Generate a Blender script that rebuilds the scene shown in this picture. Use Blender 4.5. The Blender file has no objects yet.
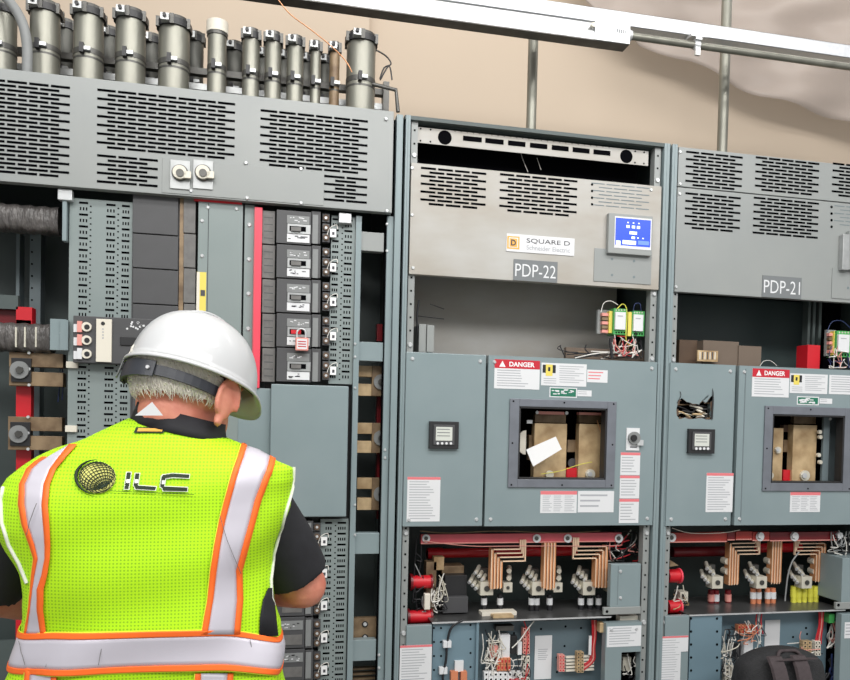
import bpy, math, random
from mathutils import Vector, Matrix
from mathutils.bvhtree import BVHTree
random.seed(7)
sc = bpy.context.scene
COL = sc.collection
PI = math.pi

# ------------------------------------------------------------------ camera
F_PX, CY = 750.0, 441.13
YAW, PIT, ROL = .210372, -.026428, .022789
CAM = Vector((0, -2.35, 1.55))
FW = Vector((math.sin(YAW)*math.cos(PIT), math.cos(YAW)*math.cos(PIT), math.sin(PIT)))
_r = FW.cross(Vector((0, 0, 1))).normalized(); _u = _r.cross(FW)
CR = _r*math.cos(ROL) + _u*math.sin(ROL); CU = -_r*math.sin(ROL) + _u*math.cos(ROL)
cd = bpy.data.cameras.new('camera'); cam = bpy.data.objects.new('camera', cd); COL.objects.link(cam)
cd.sensor_width = 36; cd.lens = 36*F_PX/850; cd.shift_y = (CY-340)/850; cd.clip_start = .05
cam.matrix_world = Matrix(((CR.x, CU.x, -FW.x, CAM.x), (CR.y, CU.y, -FW.y, CAM.y), (CR.z, CU.z, -FW.z, CAM.z), (0, 0, 0, 1)))
sc.camera = cam
# ------------------------------------------------------------------ light and exposure
sc.view_settings.view_transform = 'Standard'; sc.view_settings.look = 'None'
sc.view_settings.gamma = 1; sc.view_settings.use_curve_mapping = False
sc.view_settings.exposure = -0.12
wd = bpy.data.worlds.new('world'); sc.world = wd; wd.use_nodes = True
wd.node_tree.nodes['Background'].inputs[0].default_value = (.97, .985, .985, 1)
wd.node_tree.nodes['Background'].inputs[1].default_value = .62
def area(name, loc, size, sizey, power, color, target):
    l = bpy.data.lights.new(name, 'AREA'); l.shape = 'RECTANGLE'; l.size = size; l.size_y = sizey
    l.energy = power; l.color = color
    o = bpy.data.objects.new(name, l); COL.objects.link(o); o.location = loc
    o.rotation_euler = (Vector(target)-Vector(loc)).to_track_quat('-Z', 'Y').to_euler(); return o
area('ceiling_tube_light', (.9, -1.7, 3.9), 3.6, .35, 62, (1, .985, .96), (.9, -.6, 0))
area('ceiling_tube_light', (-1.0, -3.2, 3.9), 3.6, .5, 75, (1, .985, .96), (0, 0, 1.0))
area('ceiling_tube_light', (2.0, -3.6, 3.7), 3.6, .5, 70, (1, .985, .97), (1.2, 0, 1.2))
area('ceiling_tube_light', (1.2, .15, 3.9), 4.2, .25, 20, (1, .96, .9), (1.2, .8, 2.4))

# ------------------------------------------------------------------ pixel rays to points on a known plane
def P(px, py, Y):
    d = FW + CR*((px-425)/F_PX) - CU*((py-CY)/F_PX)
    return CAM + d*((Y-CAM.y)/d.y)
def RB(px0, py0, px1, py1, Y=0):
    mx, my = (px0+px1)/2, (py0+py1)/2
    return P(px0, my, Y).x, P(px1, my, Y).x, P(mx, py1, Y).z, P(mx, py0, Y).z

# ------------------------------------------------------------------ materials
MATS = {}
def mat(name, col, rough=.5, metal=0, noise=0, scale=8, col2=None, bump=0, emis=0, alpha=1, bscale=None, stretch=None, coat=0):
    if name in MATS: return MATS[name]
    m = bpy.data.materials.new(name); m.use_nodes = True; nt = m.node_tree; b = nt.nodes['Principled BSDF']
    b.inputs['Base Color'].default_value = (*col, 1); b.inputs['Roughness'].default_value = rough
    b.inputs['Metallic'].default_value = metal; b.inputs['Alpha'].default_value = alpha
    if coat: b.inputs['Coat Weight'].default_value = coat
    tc = nt.nodes.new('ShaderNodeTexCoord'); mp = nt.nodes.new('ShaderNodeMapping')
    nt.links.new(tc.outputs['Object'], mp.inputs[0])
    if stretch: mp.inputs['Scale'].default_value = stretch
    n = nt.nodes.new('ShaderNodeTexNoise'); n.inputs['Scale'].default_value = scale; n.inputs['Detail'].default_value = 6
    nt.links.new(mp.outputs[0], n.inputs[0])
    r = nt.nodes.new('ShaderNodeValToRGB'); c2 = col2 or tuple(c*(1-noise) for c in col)
    r.color_ramp.elements[0].position = .32; r.color_ramp.elements[1].position = .68
    r.color_ramp.elements[0].color = (*c2, 1); r.color_ramp.elements[1].color = (*col, 1)
    nt.links.new(n.outputs[0], r.inputs[0]); nt.links.new(r.outputs[0], b.inputs['Base Color'])
    if bump:
        n2 = nt.nodes.new('ShaderNodeTexNoise'); n2.inputs['Scale'].default_value = bscale or scale*3
        nt.links.new(mp.outputs[0], n2.inputs[0])
        bp = nt.nodes.new('ShaderNodeBump'); bp.inputs['Strength'].default_value = bump; bp.inputs['Distance'].default_value = .01
        nt.links.new(n2.outputs[0], bp.inputs['Height']); nt.links.new(bp.outputs[0], b.inputs['Normal'])
    if emis:
        b.inputs['Emission Color'].default_value = (*col, 1); b.inputs['Emission Strength'].default_value = emis
    MATS[name] = m; return m
def srgb(r, g, b): return tuple(((c/255)/12.92 if c/255 <= .04045 else ((c/255+.055)/1.055)**2.4) for c in (r, g, b))
mat('paint', srgb(132, 146, 149), .33, 0, .07, 5, srgb(125, 140, 143))
mat('paint_mid', srgb(134, 144, 143), .35, 0, .07, 5, srgb(127, 138, 137))
mat('paint_lit', srgb(145, 148, 146), .34, 0, .05, 4, srgb(138, 142, 141))  # same cabinet paint, the ceiling's warm reflection put into its colour
mat('paint_stained_lit', srgb(176, 175, 171), .36, 0, .1, 3.2, srgb(158, 151, 140), stretch=(1, 1, 2.2))  # stained cover paint; on the recess back its pale tone stands for light
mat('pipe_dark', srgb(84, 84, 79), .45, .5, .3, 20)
mat('paint_shade', srgb(76, 86, 85), .5, 0, .12, 6)  # same cabinet paint, darkened to hold the shade of the interiors
mat('paint_in', srgb(112, 124, 128), .5, 0, .12, 4)
mat('galv', srgb(176, 178, 178), .38, .5, .22, 30)
mat('galv_dark', srgb(96, 95, 92), .42, .6, .3, 24)
mat('conduit', srgb(142, 141, 131), .42, .6, .3, 14, stretch=(1, 1, .3))
mat('zinc', srgb(205, 207, 208), .3, .35, .1, 20)
mat('rail', srgb(222, 224, 228), .4, .3, .1, 60)
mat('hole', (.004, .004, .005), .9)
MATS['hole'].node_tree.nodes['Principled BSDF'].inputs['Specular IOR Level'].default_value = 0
mat('seam', (.03, .035, .038), .7)
mat('black', (.018, .018, .02), .45, 0, .2, 20)
mat('brk', srgb(74, 74, 76), .5, 0, .12, 14)
mat('brk_light', srgb(112, 110, 108), .5, 0, .25, 50)
mat('strip', srgb(132, 134, 134), .5, 0, .1, 30)
mat('red', srgb(205, 26, 40), .4, 0, .12, 12)
mat('red_bright', srgb(232, 72, 92), .4, 0, .08, 12)
mat('red_mid', srgb(190, 28, 34), .35, 0, .2, 12)
mat('red_dark', srgb(120, 16, 26), .35, 0, .3, 12)
mat('red_pink', srgb(206, 88, 98), .4, 0, .12, 18)
mat('red_brick', srgb(170, 52, 44), .45, 0, .2, 18)
mat('bus', srgb(206, 180, 140), .42, .1, .2, 16, srgb(150, 122, 86))
mat('bus_dark', srgb(150, 128, 100), .45, .2, .3, 24, srgb(105, 84, 62))
mat('copper', srgb(226, 160, 112), .35, .25, .15, 20)
mat('copper_glint', srgb(246, 214, 184), .35, .15, .1, 20)  # paler copper, highlights on the straps put into the colour
mat('lug', srgb(214, 209, 194), .35, .15, .15, 30)
mat('white', srgb(236, 236, 236), .5, 0, .03, 10)
mat('offwhite', srgb(222, 216, 202), .5, 0, .04, 10)
mat('label', srgb(218, 219, 221), .45, 0, .02, 10)
mat('print', srgb(168, 170, 175), .6)
mat('print_dark', srgb(70, 70, 76), .6)
mat('danger', srgb(190, 30, 48), .4)
mat('pinkhead', srgb(222, 120, 125), .5)
mat('yellow', srgb(226, 206, 96), .5)
mat('orange_logo', srgb(226, 168, 74), .5)
mat('green', srgb(70, 160, 84), .45)
mat('green_dark', srgb(24, 110, 84), .45)
mat('screen', srgb(30, 70, 215), .3, 0, 0, 8, emis=.55)
mat('screen_white', srgb(225, 235, 255), .3, 0, 0, 8, emis=.6)
mat('meter', srgb(205, 208, 200), .3)
mat('tape', srgb(92, 88, 86), .38, 0, .5, 20, bump=.7, bscale=40, stretch=(3, 1, 1))
mat('cardboard', srgb(112, 98, 86), .8, 0, .12, 9)
mat('wire_w', srgb(225, 222, 215), .5); mat('wire_r', srgb(196, 36, 46), .45); mat('wire_k', (.015, .015, .018), .4)
mat('wire_b', srgb(34, 48, 92), .45); mat('wire_o', srgb(206, 128, 92), .45); mat('wire_y', srgb(222, 218, 80), .45)
mat('wire_p', srgb(222, 150, 140), .5)
mat('wall', srgb(186, 170, 152), .8, 0, .04, 1.5, bump=.05)
mat('concrete', srgb(140, 138, 134), .7, 0, .2, 4)
mat('smallpart', srgb(170, 172, 170), .4, .3, .2, 40)
mat('skin', srgb(214, 142, 118), .5, 0, .1, 30, srgb(200, 118, 98), bump=.08, bscale=120)
mat('hair', srgb(240, 234, 222), .6, 0, .15, 60)
mat('shirt', (.012, .012, .016), .8, 0, .3, 40)
mat('trousers', srgb(42, 46, 58), .8, 0, .2, 60)
mat('orange', srgb(255, 112, 34), .6, 0, .04, 60)
mat('yellow_edge', srgb(226, 240, 60), .6)
mat('silver', srgb(206, 202, 212), .38, .12, .05, 9, bump=.12, bscale=7)
mat('vest_black', srgb(20, 40, 16), .7)
mat('globe', srgb(206, 204, 110), .6)
mat('helmet', srgb(196, 197, 198), .3, 0, .02, 6, coat=.4)
mat('helmet_in', srgb(206, 200, 186), .5)
mat('strap', (.03, .034, .045), .4, 0, .2, 30)
mat('piping', srgb(226, 228, 214), .6)
mat('mesh_black', (.02, .02, .022), .8, 0, .4, 120, bump=.4, bscale=300)
mat('webbing', srgb(66, 56, 58), .75, 0, .25, 90)

mat('bezel', srgb(122, 126, 134), .4, .3, .15, 20)
mat('plate', srgb(112, 116, 118), .5)
mat('screen_blue', srgb(96, 130, 225), .3, 0, 0, 8, emis=.5)
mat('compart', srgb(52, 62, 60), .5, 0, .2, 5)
mat('shelf', srgb(86, 86, 86), .3, .3, .4, 7)
mat('paint_blue', srgb(112, 136, 148), .42, 0, .1, 6)
mat('paint_blue2', srgb(100, 118, 126), .45, 0, .12, 6)
mat('paint_in_shade', srgb(70, 84, 84), .45, 0, .15, 4)  # cabinet paint with the recess shade put into its colour
mat('rust', srgb(96, 76, 60), .7, 0, .3, 12)

def vest_mat():
    m = bpy.data.materials.new('vest_mesh'); m.use_nodes = True; nt = m.node_tree; b = nt.nodes['Principled BSDF']
    tc = nt.nodes.new('ShaderNodeTexCoord'); sp = nt.nodes.new('ShaderNodeSeparateXYZ'); nt.links.new(tc.outputs['Object'], sp.inputs[0])
    def mt(op, a, c=None):
        n = nt.nodes.new('ShaderNodeMath'); n.operation = op
        for i, v in enumerate((a, c)):
            if v is None: continue
            if isinstance(v, (int, float)): n.inputs[i].default_value = v
            else: nt.links.new(v, n.inputs[i])
        return n.outputs[0]
    k = 2*PI/.0085
    s1 = mt('SINE', mt('MULTIPLY', mt('ADD', sp.outputs[0], sp.outputs[2]), k*.75)); s2 = mt('SINE', mt('MULTIPLY', mt('SUBTRACT', sp.outputs[0], sp.outputs[2]), k*.75))
    pr = mt('MULTIPLY', s1, s2); th = mt('GREATER_THAN', pr, .4)
    mx = nt.nodes.new('ShaderNodeMix'); mx.data_type = 'RGBA'
    nt.links.new(th, mx.inputs[0]); mx.inputs[6].default_value = (*srgb(182, 236, 8), 1); mx.inputs[7].default_value = (*srgb(140, 192, 12), 1)
    nt.links.new(mx.outputs[2], b.inputs['Base Color']); b.inputs['Roughness'].default_value = .75
    b.inputs['Emission Strength'].default_value = 0
    MATS['vest'] = m
vest_mat()
def plastic_mat():
    m = mat('film', srgb(176, 164, 156), .35, 0, .08, 3, alpha=.5, bump=.12, bscale=3)
plastic_mat()

# ------------------------------------------------------------------ mesh collector
EACH = {'phase_bar', 'bus_bar', 'bracket', 'relay', 'bolt', 'insulator_bar', 'insulated_bar', 'terminal_block', 'control_relay', 'rack_rail', 'spacer', 'support_column', 'pole_terminal', 'contactor', 'side_plate', 'strap_clamp', 'glasses_temple'}
class MB:
    def __init__(s): s.v = []; s.f = []; s.fm = []; s.mats = []; s.sm = []; s.ch = []
    def mi(s, m):
        if m not in s.mats: s.mats.append(m)
        return s.mats.index(m)
    def add(s, vs, fs, m, smooth=False):
        o = len(s.v); s.v += [Vector(v) for v in vs]; k = s.mi(m); s.ch.append((o, len(s.v)))
        for f in fs: s.f.append([o+i for i in f]); s.fm.append(k); s.sm.append(smooth)
        return s
    def box(s, x0, x1, y0, y1, z0, z1, m):
        vs = [(x, y, z) for x in (x0, x1) for y in (y0, y1) for z in (z0, z1)]
        return s.add(vs, [(0, 1, 3, 2), (4, 6, 7, 5), (0, 4, 5, 1), (2, 3, 7, 6), (0, 2, 6, 4), (1, 5, 7, 3)], m)
    def pbox(s, px0, py0, px1, py1, Yf, Yb, m):
        x0, x1, z0, z1 = RB(px0, py0, px1, py1, Yf); return s.box(x0, x1, Yf, Yb, z0, z1, m)
    def quad(s, x0, x1, z0, z1, Y, m): return s.add([(x0, Y, z0), (x1, Y, z0), (x1, Y, z1), (x0, Y, z1)], [(0, 1, 2, 3)], m)
    def pquad(s, px0, py0, px1, py1, Y, m): return s.quad(*RB(px0, py0, px1, py1, Y), Y, m)
    def poly(s, pts, y0, y1, m):      # pts (x,z) outline extruded along y
        n = len(pts); vs = [(x, y0, z) for x, z in pts] + [(x, y1, z) for x, z in pts]
        fs = [tuple(range(n)), tuple(range(2*n-1, n-1, -1))] + [(i, (i+1) % n, n+(i+1) % n, n+i) for i in range(n)]
        return s.add(vs, fs, m)
    def cyl(s, a, b, r, m, n=16, r2=None, caps=True, smooth=True):
        a = Vector(a); b = Vector(b); d = (b-a).normalized(); u = d.orthogonal().normalized(); w = d.cross(u); r2 = r if r2 is None else r2
        ring = lambda c, q: [c + u*q*math.cos(2*PI*i/n) + w*q*math.sin(2*PI*i/n) for i in range(n)]
        s.add(ring(a, r)+ring(b, r2), [(i, (i+1) % n, n+(i+1) % n, n+i) for i in range(n)], m, smooth)
        if caps:
            s.add(ring(a, r), [tuple(range(n))[::-1]], m); s.add(ring(b, r2), [tuple(range(n))], m)
        return s
    def disc(s, c, r, m, th=.003, n=20): # washer facing -Y
        return s.cyl((c[0], c[1], c[2]), (c[0], c[1]-th, c[2]), r, m, n, smooth=False)
    def pdisc(s, px, py, Y, rpx, m, th=.003, n=18):
        p = P(px, py, Y); q = P(px+rpx, py, Y); return s.disc(p, abs(q.x-p.x), m, th, n)
    def tube(s, pts, r, m, n=6, smoothn=4, closed=False):
        pts = [Vector(p) for p in pts]
        if smoothn > 1 and len(pts) > 2:
            out = []
            for i in range(len(pts)-1):
                p0 = pts[max(i-1, 0)]; p1 = pts[i]; p2 = pts[i+1]; p3 = pts[min(i+2, len(pts)-1)]
                for k in range(smoothn):
                    t = k/smoothn; out.append(.5*((2*p1)+(p2-p0)*t+(2*p0-5*p1+4*p2-p3)*t*t+(3*p1-p0-3*p2+p3)*t**3))
            out.append(pts[-1]); pts = out
        N = len(pts); vs = []; u = None
        for i, p in enumerate(pts):
            d = (pts[min(i+1, N-1)]-pts[max(i-1, 0)])
            d = d.normalized() if d.length > 1e-9 else Vector((0, 0, 1))
            u = d.orthogonal().normalized() if u is None else (u-d*u.dot(d))
            if u.length < 1e-6: u = d.orthogonal()
            u.normalize(); w = d.cross(u)
            rr = r(i/(N-1)) if callable(r) else r
            vs += [p+u*rr*math.cos(2*PI*k/n)+w*rr*math.sin(2*PI*k/n) for k in range(n)]
        fs = [(i*n+k, i*n+(k+1) % n, (i+1)*n+(k+1) % n, (i+1)*n+k) for i in range(N-1) for k in range(n)]
        s.add(vs, fs, m, True); s.add(vs[:n], [tuple(range(n))[::-1]], m); s.add(vs[-n:], [tuple(range(n))], m)
        return s
    def ptube(s, pix, Y, r, m, **k):
        return s.tube([P(a[0], a[1], a[2] if len(a) > 2 else Y) for a in pix], r, m, **k)
    def rings(s, R, m, smooth=True, cap0=True, cap1=True):
        n = len(R[0]); o = [p for r in R for p in r]
        s.add(o, [(i*n+k, i*n+(k+1) % n, (i+1)*n+(k+1) % n, (i+1)*n+k) for i in range(len(R)-1) for k in range(n)], m, smooth)
        if cap0: s.add(R[0], [tuple(range(n))[::-1]], m, smooth)
        if cap1: s.add(R[-1], [tuple(range(n))], m, smooth)
        return s
    def ell(s, c, rx, ry, rz, m, n=16, k=10, M=None):
        R = []
        for j in range(1, k):
            a = PI*j/k; R.append([Vector((rx*math.sin(a)*math.cos(2*PI*i/n), ry*math.sin(a)*math.sin(2*PI*i/n), -rz*math.cos(a))) for i in range(n)])
        if M is not None: R = [[M @ p for p in r] for r in R]
        return s.rings([[Vector(c)+p for p in r] for r in R], m)
    def text(s, txt, x0, x1, z0, z1, Y, m, bold=0, extr=.0004):
        cu = bpy.data.curves.new('t', 'FONT'); cu.body = txt; cu.offset = bold; cu.resolution_u = 3
        ob = bpy.data.objects.new('t', cu); COL.objects.link(ob)
        me = ob.to_mesh(); vs = [v.co.copy() for v in me.vertices]; fs = [tuple(p.vertices) for p in me.polygons]; ob.to_mesh_clear()
        bpy.data.objects.remove(ob); bpy.data.curves.remove(cu)
        a0 = min(v.x for v in vs); a1 = max(v.x for v in vs); b0 = min(v.y for v in vs); b1 = max(v.y for v in vs)
        vv = [(x0+(v.x-a0)/(a1-a0)*(x1-x0), Y-extr, z0+(v.y-b0)/(b1-b0)*(z1-z0)) for v in vs]
        return s.add(vv, fs, m)
    def ptext(s, txt, px0, py0, px1, py1, Y, m, **k): return s.text(txt, *RB(px0, py0, px1, py1, Y), Y, m, **k)
    def build(s, name, parent=None, bevel=0, loc=None, each=None):
        if each is None: each = name in EACH
        if each:
            bb = [(Vector(map(min, zip(*s.v[a:b]))), Vector(map(max, zip(*s.v[a:b])))) for a, b in s.ch]; par = list(range(len(bb)))
            def root(i):
                while par[i] != i: i = par[i]
                return i
            for i in range(len(bb)):
                for j in range(i):
                    if all(bb[i][0][k] <= bb[j][1][k]+.0015 and bb[j][0][k] <= bb[i][1][k]+.0015 for k in range(3)): par[root(i)] = root(j)
            gr = {}
            for i in range(len(bb)): gr.setdefault(root(i), []).append(i)
            if len(gr) > 1:
                for ids in gr.values():
                    q = MB(); mp = {}
                    for i in ids:
                        for v in range(*s.ch[i]): mp[v] = len(q.v); q.v.append(s.v[v])
                    for f, k, sm in zip(s.f, s.fm, s.sm):
                        if f[0] in mp: q.f.append([mp[v] for v in f]); q.fm.append(q.mi(s.mats[k])); q.sm.append(sm)
                    last = q.build(name, parent, bevel, each=False)
                return last
        lo = Vector(map(min, zip(*s.v))); hi = Vector(map(max, zip(*s.v)))
        c = Vector(loc) if loc is not None else (lo+hi)/2
        me = bpy.data.meshes.new(name); me.from_pydata([v-c for v in s.v], [], s.f)
        for k in s.mats: me.materials.append(MATS[k])
        me.polygons.foreach_set('material_index', s.fm); me.polygons.foreach_set('use_smooth', s.sm); me.update()
        o = bpy.data.objects.new(name, me); COL.objects.link(o)
        if parent is not None:
            o.parent = parent; o.location = c - worldloc(parent)
        else: o.location = c
        o['_w'] = list(c)
        if bevel:
            b = o.modifiers.new('bevel', 'BEVEL'); b.width = bevel; b.segments = 2; b.limit_method = 'ANGLE'; b.angle_limit = 1.0
        return o
def worldloc(o): return Vector(o['_w'])
def tag(o, label=None, cat=None, group=None, kind=None):
    if label: o['label'] = label
    if cat: o['category'] = cat
    if group: o['group'] = group
    if kind: o['kind'] = kind
    return o
def empty(name, loc, label=None, cat=None, group=None):
    o = bpy.data.objects.new(name, None); COL.objects.link(o); o.location = loc; o.empty_display_size = .1; o['_w'] = list(loc)
    return tag(o, label, cat, group)
def slots(m, x0, x1, z0, z1, Y, px=.056, pz=.0128, gap=.007, h=.0068, mt='hole'):
    n = max(1, round((x1-x0)/px)); px = (x1-x0)/n; nr = max(1, round((z1-z0)/pz)); pz = (z1-z0)/nr
    for r in range(nr):
        z = z1-pz*(r+.5); off = 0 if r % 2 == 0 else px/2
        for c in range(n if r % 2 == 0 else n-1):
            a = x0+off+c*px; m.quad(a, a+px-gap, z-h/2, z+h/2, Y-.0007, mt)
def pslots(m, px0, py0, px1, py1, Y, **k): slots(m, *RB(px0, py0, px1, py1, Y), Y, **k)
def screw(m, px, py, Y, r=.0062, mt='zinc'):
    p = P(px, py, Y); m.cyl(p, (p.x, Y-.004, p.z), r, mt, 10, r2=r*.6)
def sticker(parent, name, px0, py0, px1, py1, Y, head=None, lines=8, headtext=None, base='label', hh=.12, pr='print', label=None, cols=1, hole=False):
    m = MB(); x0, x1, z0, z1 = RB(px0, py0, px1, py1, Y); t = .0008; m.box(x0, x1, Y-t, Y, z0, z1, base)
    w, h = x1-x0, z1-z0; y = Y-t-.0003; top = z1
    if head: m.quad(x0, x1, z1-h*hh, z1, y, head); top = z1-h*hh
    if headtext:
        m.text(headtext, x0+w*.32, x1-w*.12, z1-h*hh*.78, z1-h*hh*.22, y, 'white', bold=.03)
        a = h*hh; m.add([(x0+w*.1, y-.0004, z1-a*.85), (x0+w*.24, y-.0004, z1-a*.85), (x0+w*.17, y-.0004, z1-a*.15)], [(0, 1, 2)], 'white')
    rnd = random.Random(int(px0*7+py0))
    if lines:
        st = (top-z0)/(lines+1)
        for c in range(cols):
            cx0 = x0+w*(.06+c*.9/cols); cw = w*.84/cols
            for i in range(lines):
                z = top-st*(i+.8); L = cw*rnd.uniform(.6, 1)
                m.quad(cx0, cx0+L, z-st*.16, z+st*.16, y, pr)
    o = m.build(name, parent)
    if label: o['label'] = label
    return o

# world landmarks of the row of enclosures
ZT = P(530, 130, 0).z                    # top of enclosures
XA1 = P(391.5, 160, 0).x; XJ = P(399, 350, 0).x; XK = P(663, 350, 0).x; XR = 2.35*.887+.35
ZF = 0.0
# ------------------------------------------------------------------ room
m = MB(); m.box(-6, 6.5, -6, 1.0, -.05, 0, 'concrete'); o = m.build('floor'); tag(o, kind='structure')
m = MB(); xw = P(368, 20, .85).x
m.box(-6, xw, .80, 1.0, 0, 4.2, 'wall'); m.box(xw, 6.5, .85, 1.0, 0, 4.2, 'wall'); o = m.build('wall_back'); tag(o, kind='structure')
# ------------------------------------------------------------------ overhead rails and conduits
def slant(name, pts_top, pts_bot, Y, depth, mt, label, cat, extra=None, group=None):
    pass
YR = .12
def zline(px, py, Y=YR): return P(px, py, Y).z
# upper strut
zt = (zline(615, 12.4)+zline(850, 42.9))/2; zb = (zline(625, 26)+zline(850, 57.5))/2
m = MB(); h = zt-zb; x0, x1 = -.2, 2.5
m.box(x0, x1, YR, YR+.004, zb, zt, 'rail'); m.box(x0, x1, YR, YR+.041, zt-.003, zt, 'rail'); m.box(x0, x1, YR, YR+.041, zb, zb+.003, 'rail')
m.box(x0, x1, YR+.037, YR+.041, zb, zt, 'galv_dark')
o = m.build('strut_rail', bevel=.001); tag(o, 'long white-grey overhead strut rail running above both conduits to the right edge', 'rail')
top_z, bot_z = zt, zb
# lower channel, open face with a lip whose light is put into its brighter colour, ending at px 629
xe = P(629.5, 36, YR-.03).x; zc0 = zline(630, 44, YR-.03); zc1 = bot_z-.006
m = MB(); x0 = P(300, 0, YR-.03).x-.35; H = zc1-zc0
m.box(x0, xe, YR-.03, YR-.027, zc0, zc0+H*.36, 'rail')
m.box(x0, xe, YR-.022, YR-.019, zc0+H*.36, zc0+H*.86, 'zinc')
m.box(x0, xe, YR-.03, YR+.02, zc0-.004, zc0, 'galv_dark'); m.box(x0, xe, YR-.03, YR-.022, zc0+H*.86, zc1, 'rail'); m.box(x0, xe, YR-.028, YR+.02, zc1-.003, zc1, 'galv_dark')
m.box(xe-.13, xe, YR-.034, YR-.03, zc0-.002, zc1-.012, 'zinc')
m.cyl((xe-.14, YR-.03, zc0+H*.6), (xe-.14, YR-.042, zc0+H*.6), .008, 'lug', 8)
for k in range(5):
    a = xe-.05+.008*k; m.quad(a, a+.004, zc0+H*.42, zc0+H*.6, YR-.0345, 'print_dark')
o = m.build('cable_channel'); tag(o, 'pale sheet metal cable channel hanging under the overhead strut rail, left of its bolted end', 'cable channel')
# horizontal conduit
a = P(630, 35, YR-.01); b = P(850, 65, YR-.01); zc = (a.z+b.z)/2
m = MB(); m.cyl((xe, YR, zc), (2.55, YR, zc), .0125, 'conduit', 14); m.cyl((xe, YR, zc), (xe+.02, YR, zc), .018, 'zinc', 14)
o = m.build('electrical_conduit'); tag(o, 'thin horizontal steel conduit clamped under the strut rail at upper right', 'conduit')
c = P(696, 46, YR); m = MB()
m.box(c.x-.03, c.x+.03, YR-.02, YR+.03, bot_z-.012, bot_z-.001, 'zinc'); m.box(c.x-.012, c.x+.012, YR-.02, YR+.01, zc+.012, bot_z-.01, 'zinc')
m.cyl((c.x-.011, YR, zc), (c.x+.011, YR, zc), .0165, 'zinc', 14); m.box(c.x-.009, c.x+.009, YR-.015, YR-.004, zc-.04, zc-.012, 'zinc')
o = m.build('conduit_clamp'); tag(o, 'small zinc strut clamp gripping the thin horizontal conduit', 'clamp')
# two vertical conduits rising from the enclosures
YV = .33
for (pb, pt, r, ztop, lab) in ((532, 530.5, .0185, zc0+.12, 'short vertical steel conduit rising from PDP-22 cabinet top to the cable channel'),
                               (724, 724, .0195, 4.1, 'tall vertical steel conduit rising behind the strut rail above the PDP-21 cabinet')):
    x = P(pb, 90, YV).x; m = MB(); m.cyl((x, YV, ZT-.01), (x, YV, ztop+.02), r, 'conduit', 18)
    m.cyl((x, YV, ZT), (x, YV, ZT+.03), r*1.35, 'galv_dark', 18)
    o = m.build('electrical_conduit'); tag(o, lab, 'conduit')
# plastic sheet
m = MB(); nx, nz = 46, 26; Ys = .70; vs = []
for j in range(nz+1):
    for i in range(nx+1):
        u, w = i/nx, j/nz
        lo = [(575, -12), (640, 46), (690, 62), (760, 96), (860, 124)]
        px = 575+u*330
        for q in range(4):
            if px <= lo[q+1][0] or q == 3:
                t = (px-lo[q][0])/(lo[q+1][0]-lo[q][0]); py = lo[q][1]+t*(lo[q+1][1]-lo[q][1]); break
        py = py + (-70-py)*w
        p = P(px, py, Ys); y = .014*math.sin(px*.045+py*.07)+.006*math.sin(px*.10-py*.05)+.004*math.sin(px*.02+py*.2)
        vs.append((p.x, Ys+y, p.z))
m.add(vs, [(j*(nx+1)+i, j*(nx+1)+i+1, (j+1)*(nx+1)+i+1, (j+1)*(nx+1)+i) for j in range(nz) for i in range(nx)], 'film', True)
o = m.build('plastic_sheet'); tag(o, 'crumpled translucent plastic dust sheet hanging on the beige wall at upper right', 'plastic sheet')
sm = o.modifiers.new('th', 'SOLIDIFY'); sm.thickness = .0006

# ------------------------------------------------------------------ conduit stubs on the left enclosure
YC1, YC2 = .13, .33
def stub(px, hw, py, Y, label, style='bush', mt='conduit', group='conduit stubs standing on the left cabinet'):
    p = P(px, py, Y); r = P(px+hw, py, Y).x-p.x; z1 = p.z; z0 = ZT-.01
    t = empty('conduit_stub', (p.x, Y, z0), label, 'conduit', group)
    b = MB(); b.cyl((p.x, Y, z0), (p.x, Y, z1-.02), r, mt, 28)
    b.cyl((p.x, Y, z0+(z1-z0)*.42), (p.x, Y, z0+(z1-z0)*.42+.006), r*1.02, 'galv_dark', 28)
    b.build('pipe', t)
    b = MB()
    if style == 'cap':
        b.cyl((p.x, Y, z1-.035), (p.x, Y, z1), r*1.16, 'offwhite', 24); b.cyl((p.x, Y, z1-.045), (p.x, Y, z1-.035), r*1.1, 'galv_dark', 24); b.build('end_cap', t, bevel=.003)
    else:
        b.cyl((p.x, Y, z1-.032), (p.x, Y, z1-.012), r*1.14, 'black', 24); b.cyl((p.x, Y, z1-.012), (p.x, Y, z1), r*1.02, 'galv_dark', 24, r2=r*.98)
        for k in range(6):
            a = 2*PI*k/6+.5; b.box(p.x+r*1.12*math.cos(a)-.006, p.x+r*1.12*math.cos(a)+.006, Y+r*1.12*math.sin(a)-.005, Y+r*1.12*math.sin(a)+.005, z1-.034, z1-.004, 'galv_dark')
        b.build('bushing', t)
        b = MB(); b.box(p.x-r*.45-.012, p.x-r*.45+.012, Y-r*1.2-.014, Y-r*1.0, z1-.032, z1-.012, 'galv'); b.cyl((p.x-r*.45, Y-r*1.2-.014, z1-.02), (p.x-r*.45, Y-r*1.2-.02, z1-.02), .006, 'black', 8)
        b.build('ground_lug', t)
    zc = z0+(z1-z0)*.5; b = MB()
    b.cyl((p.x, Y, zc-.008), (p.x, Y, zc+.008), r*1.035, 'galv_dark', 24)
    b.box(p.x-.014, p.x-.002, Y-r-.016, Y-r+.004, zc-.014, zc+.014, 'black'); b.box(p.x-.002, p.x+.016, Y-r-.012, Y-r+.004, zc-.005, zc+.005, 'zinc')
    b.build('strap_clamp', t); return t
stub(2, 15, 6, YC1, 'wide galvanized conduit stub cut off by the left photo edge, behind the curved grey tube')
stub(45.5, 15, 5, YC1, 'wide galvanized conduit stub just right of the curved grey flexible tube')
stub(89, 15, 9, YC1, 'wide conduit stub with black bushing, second to the right of the curved tube')
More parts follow.
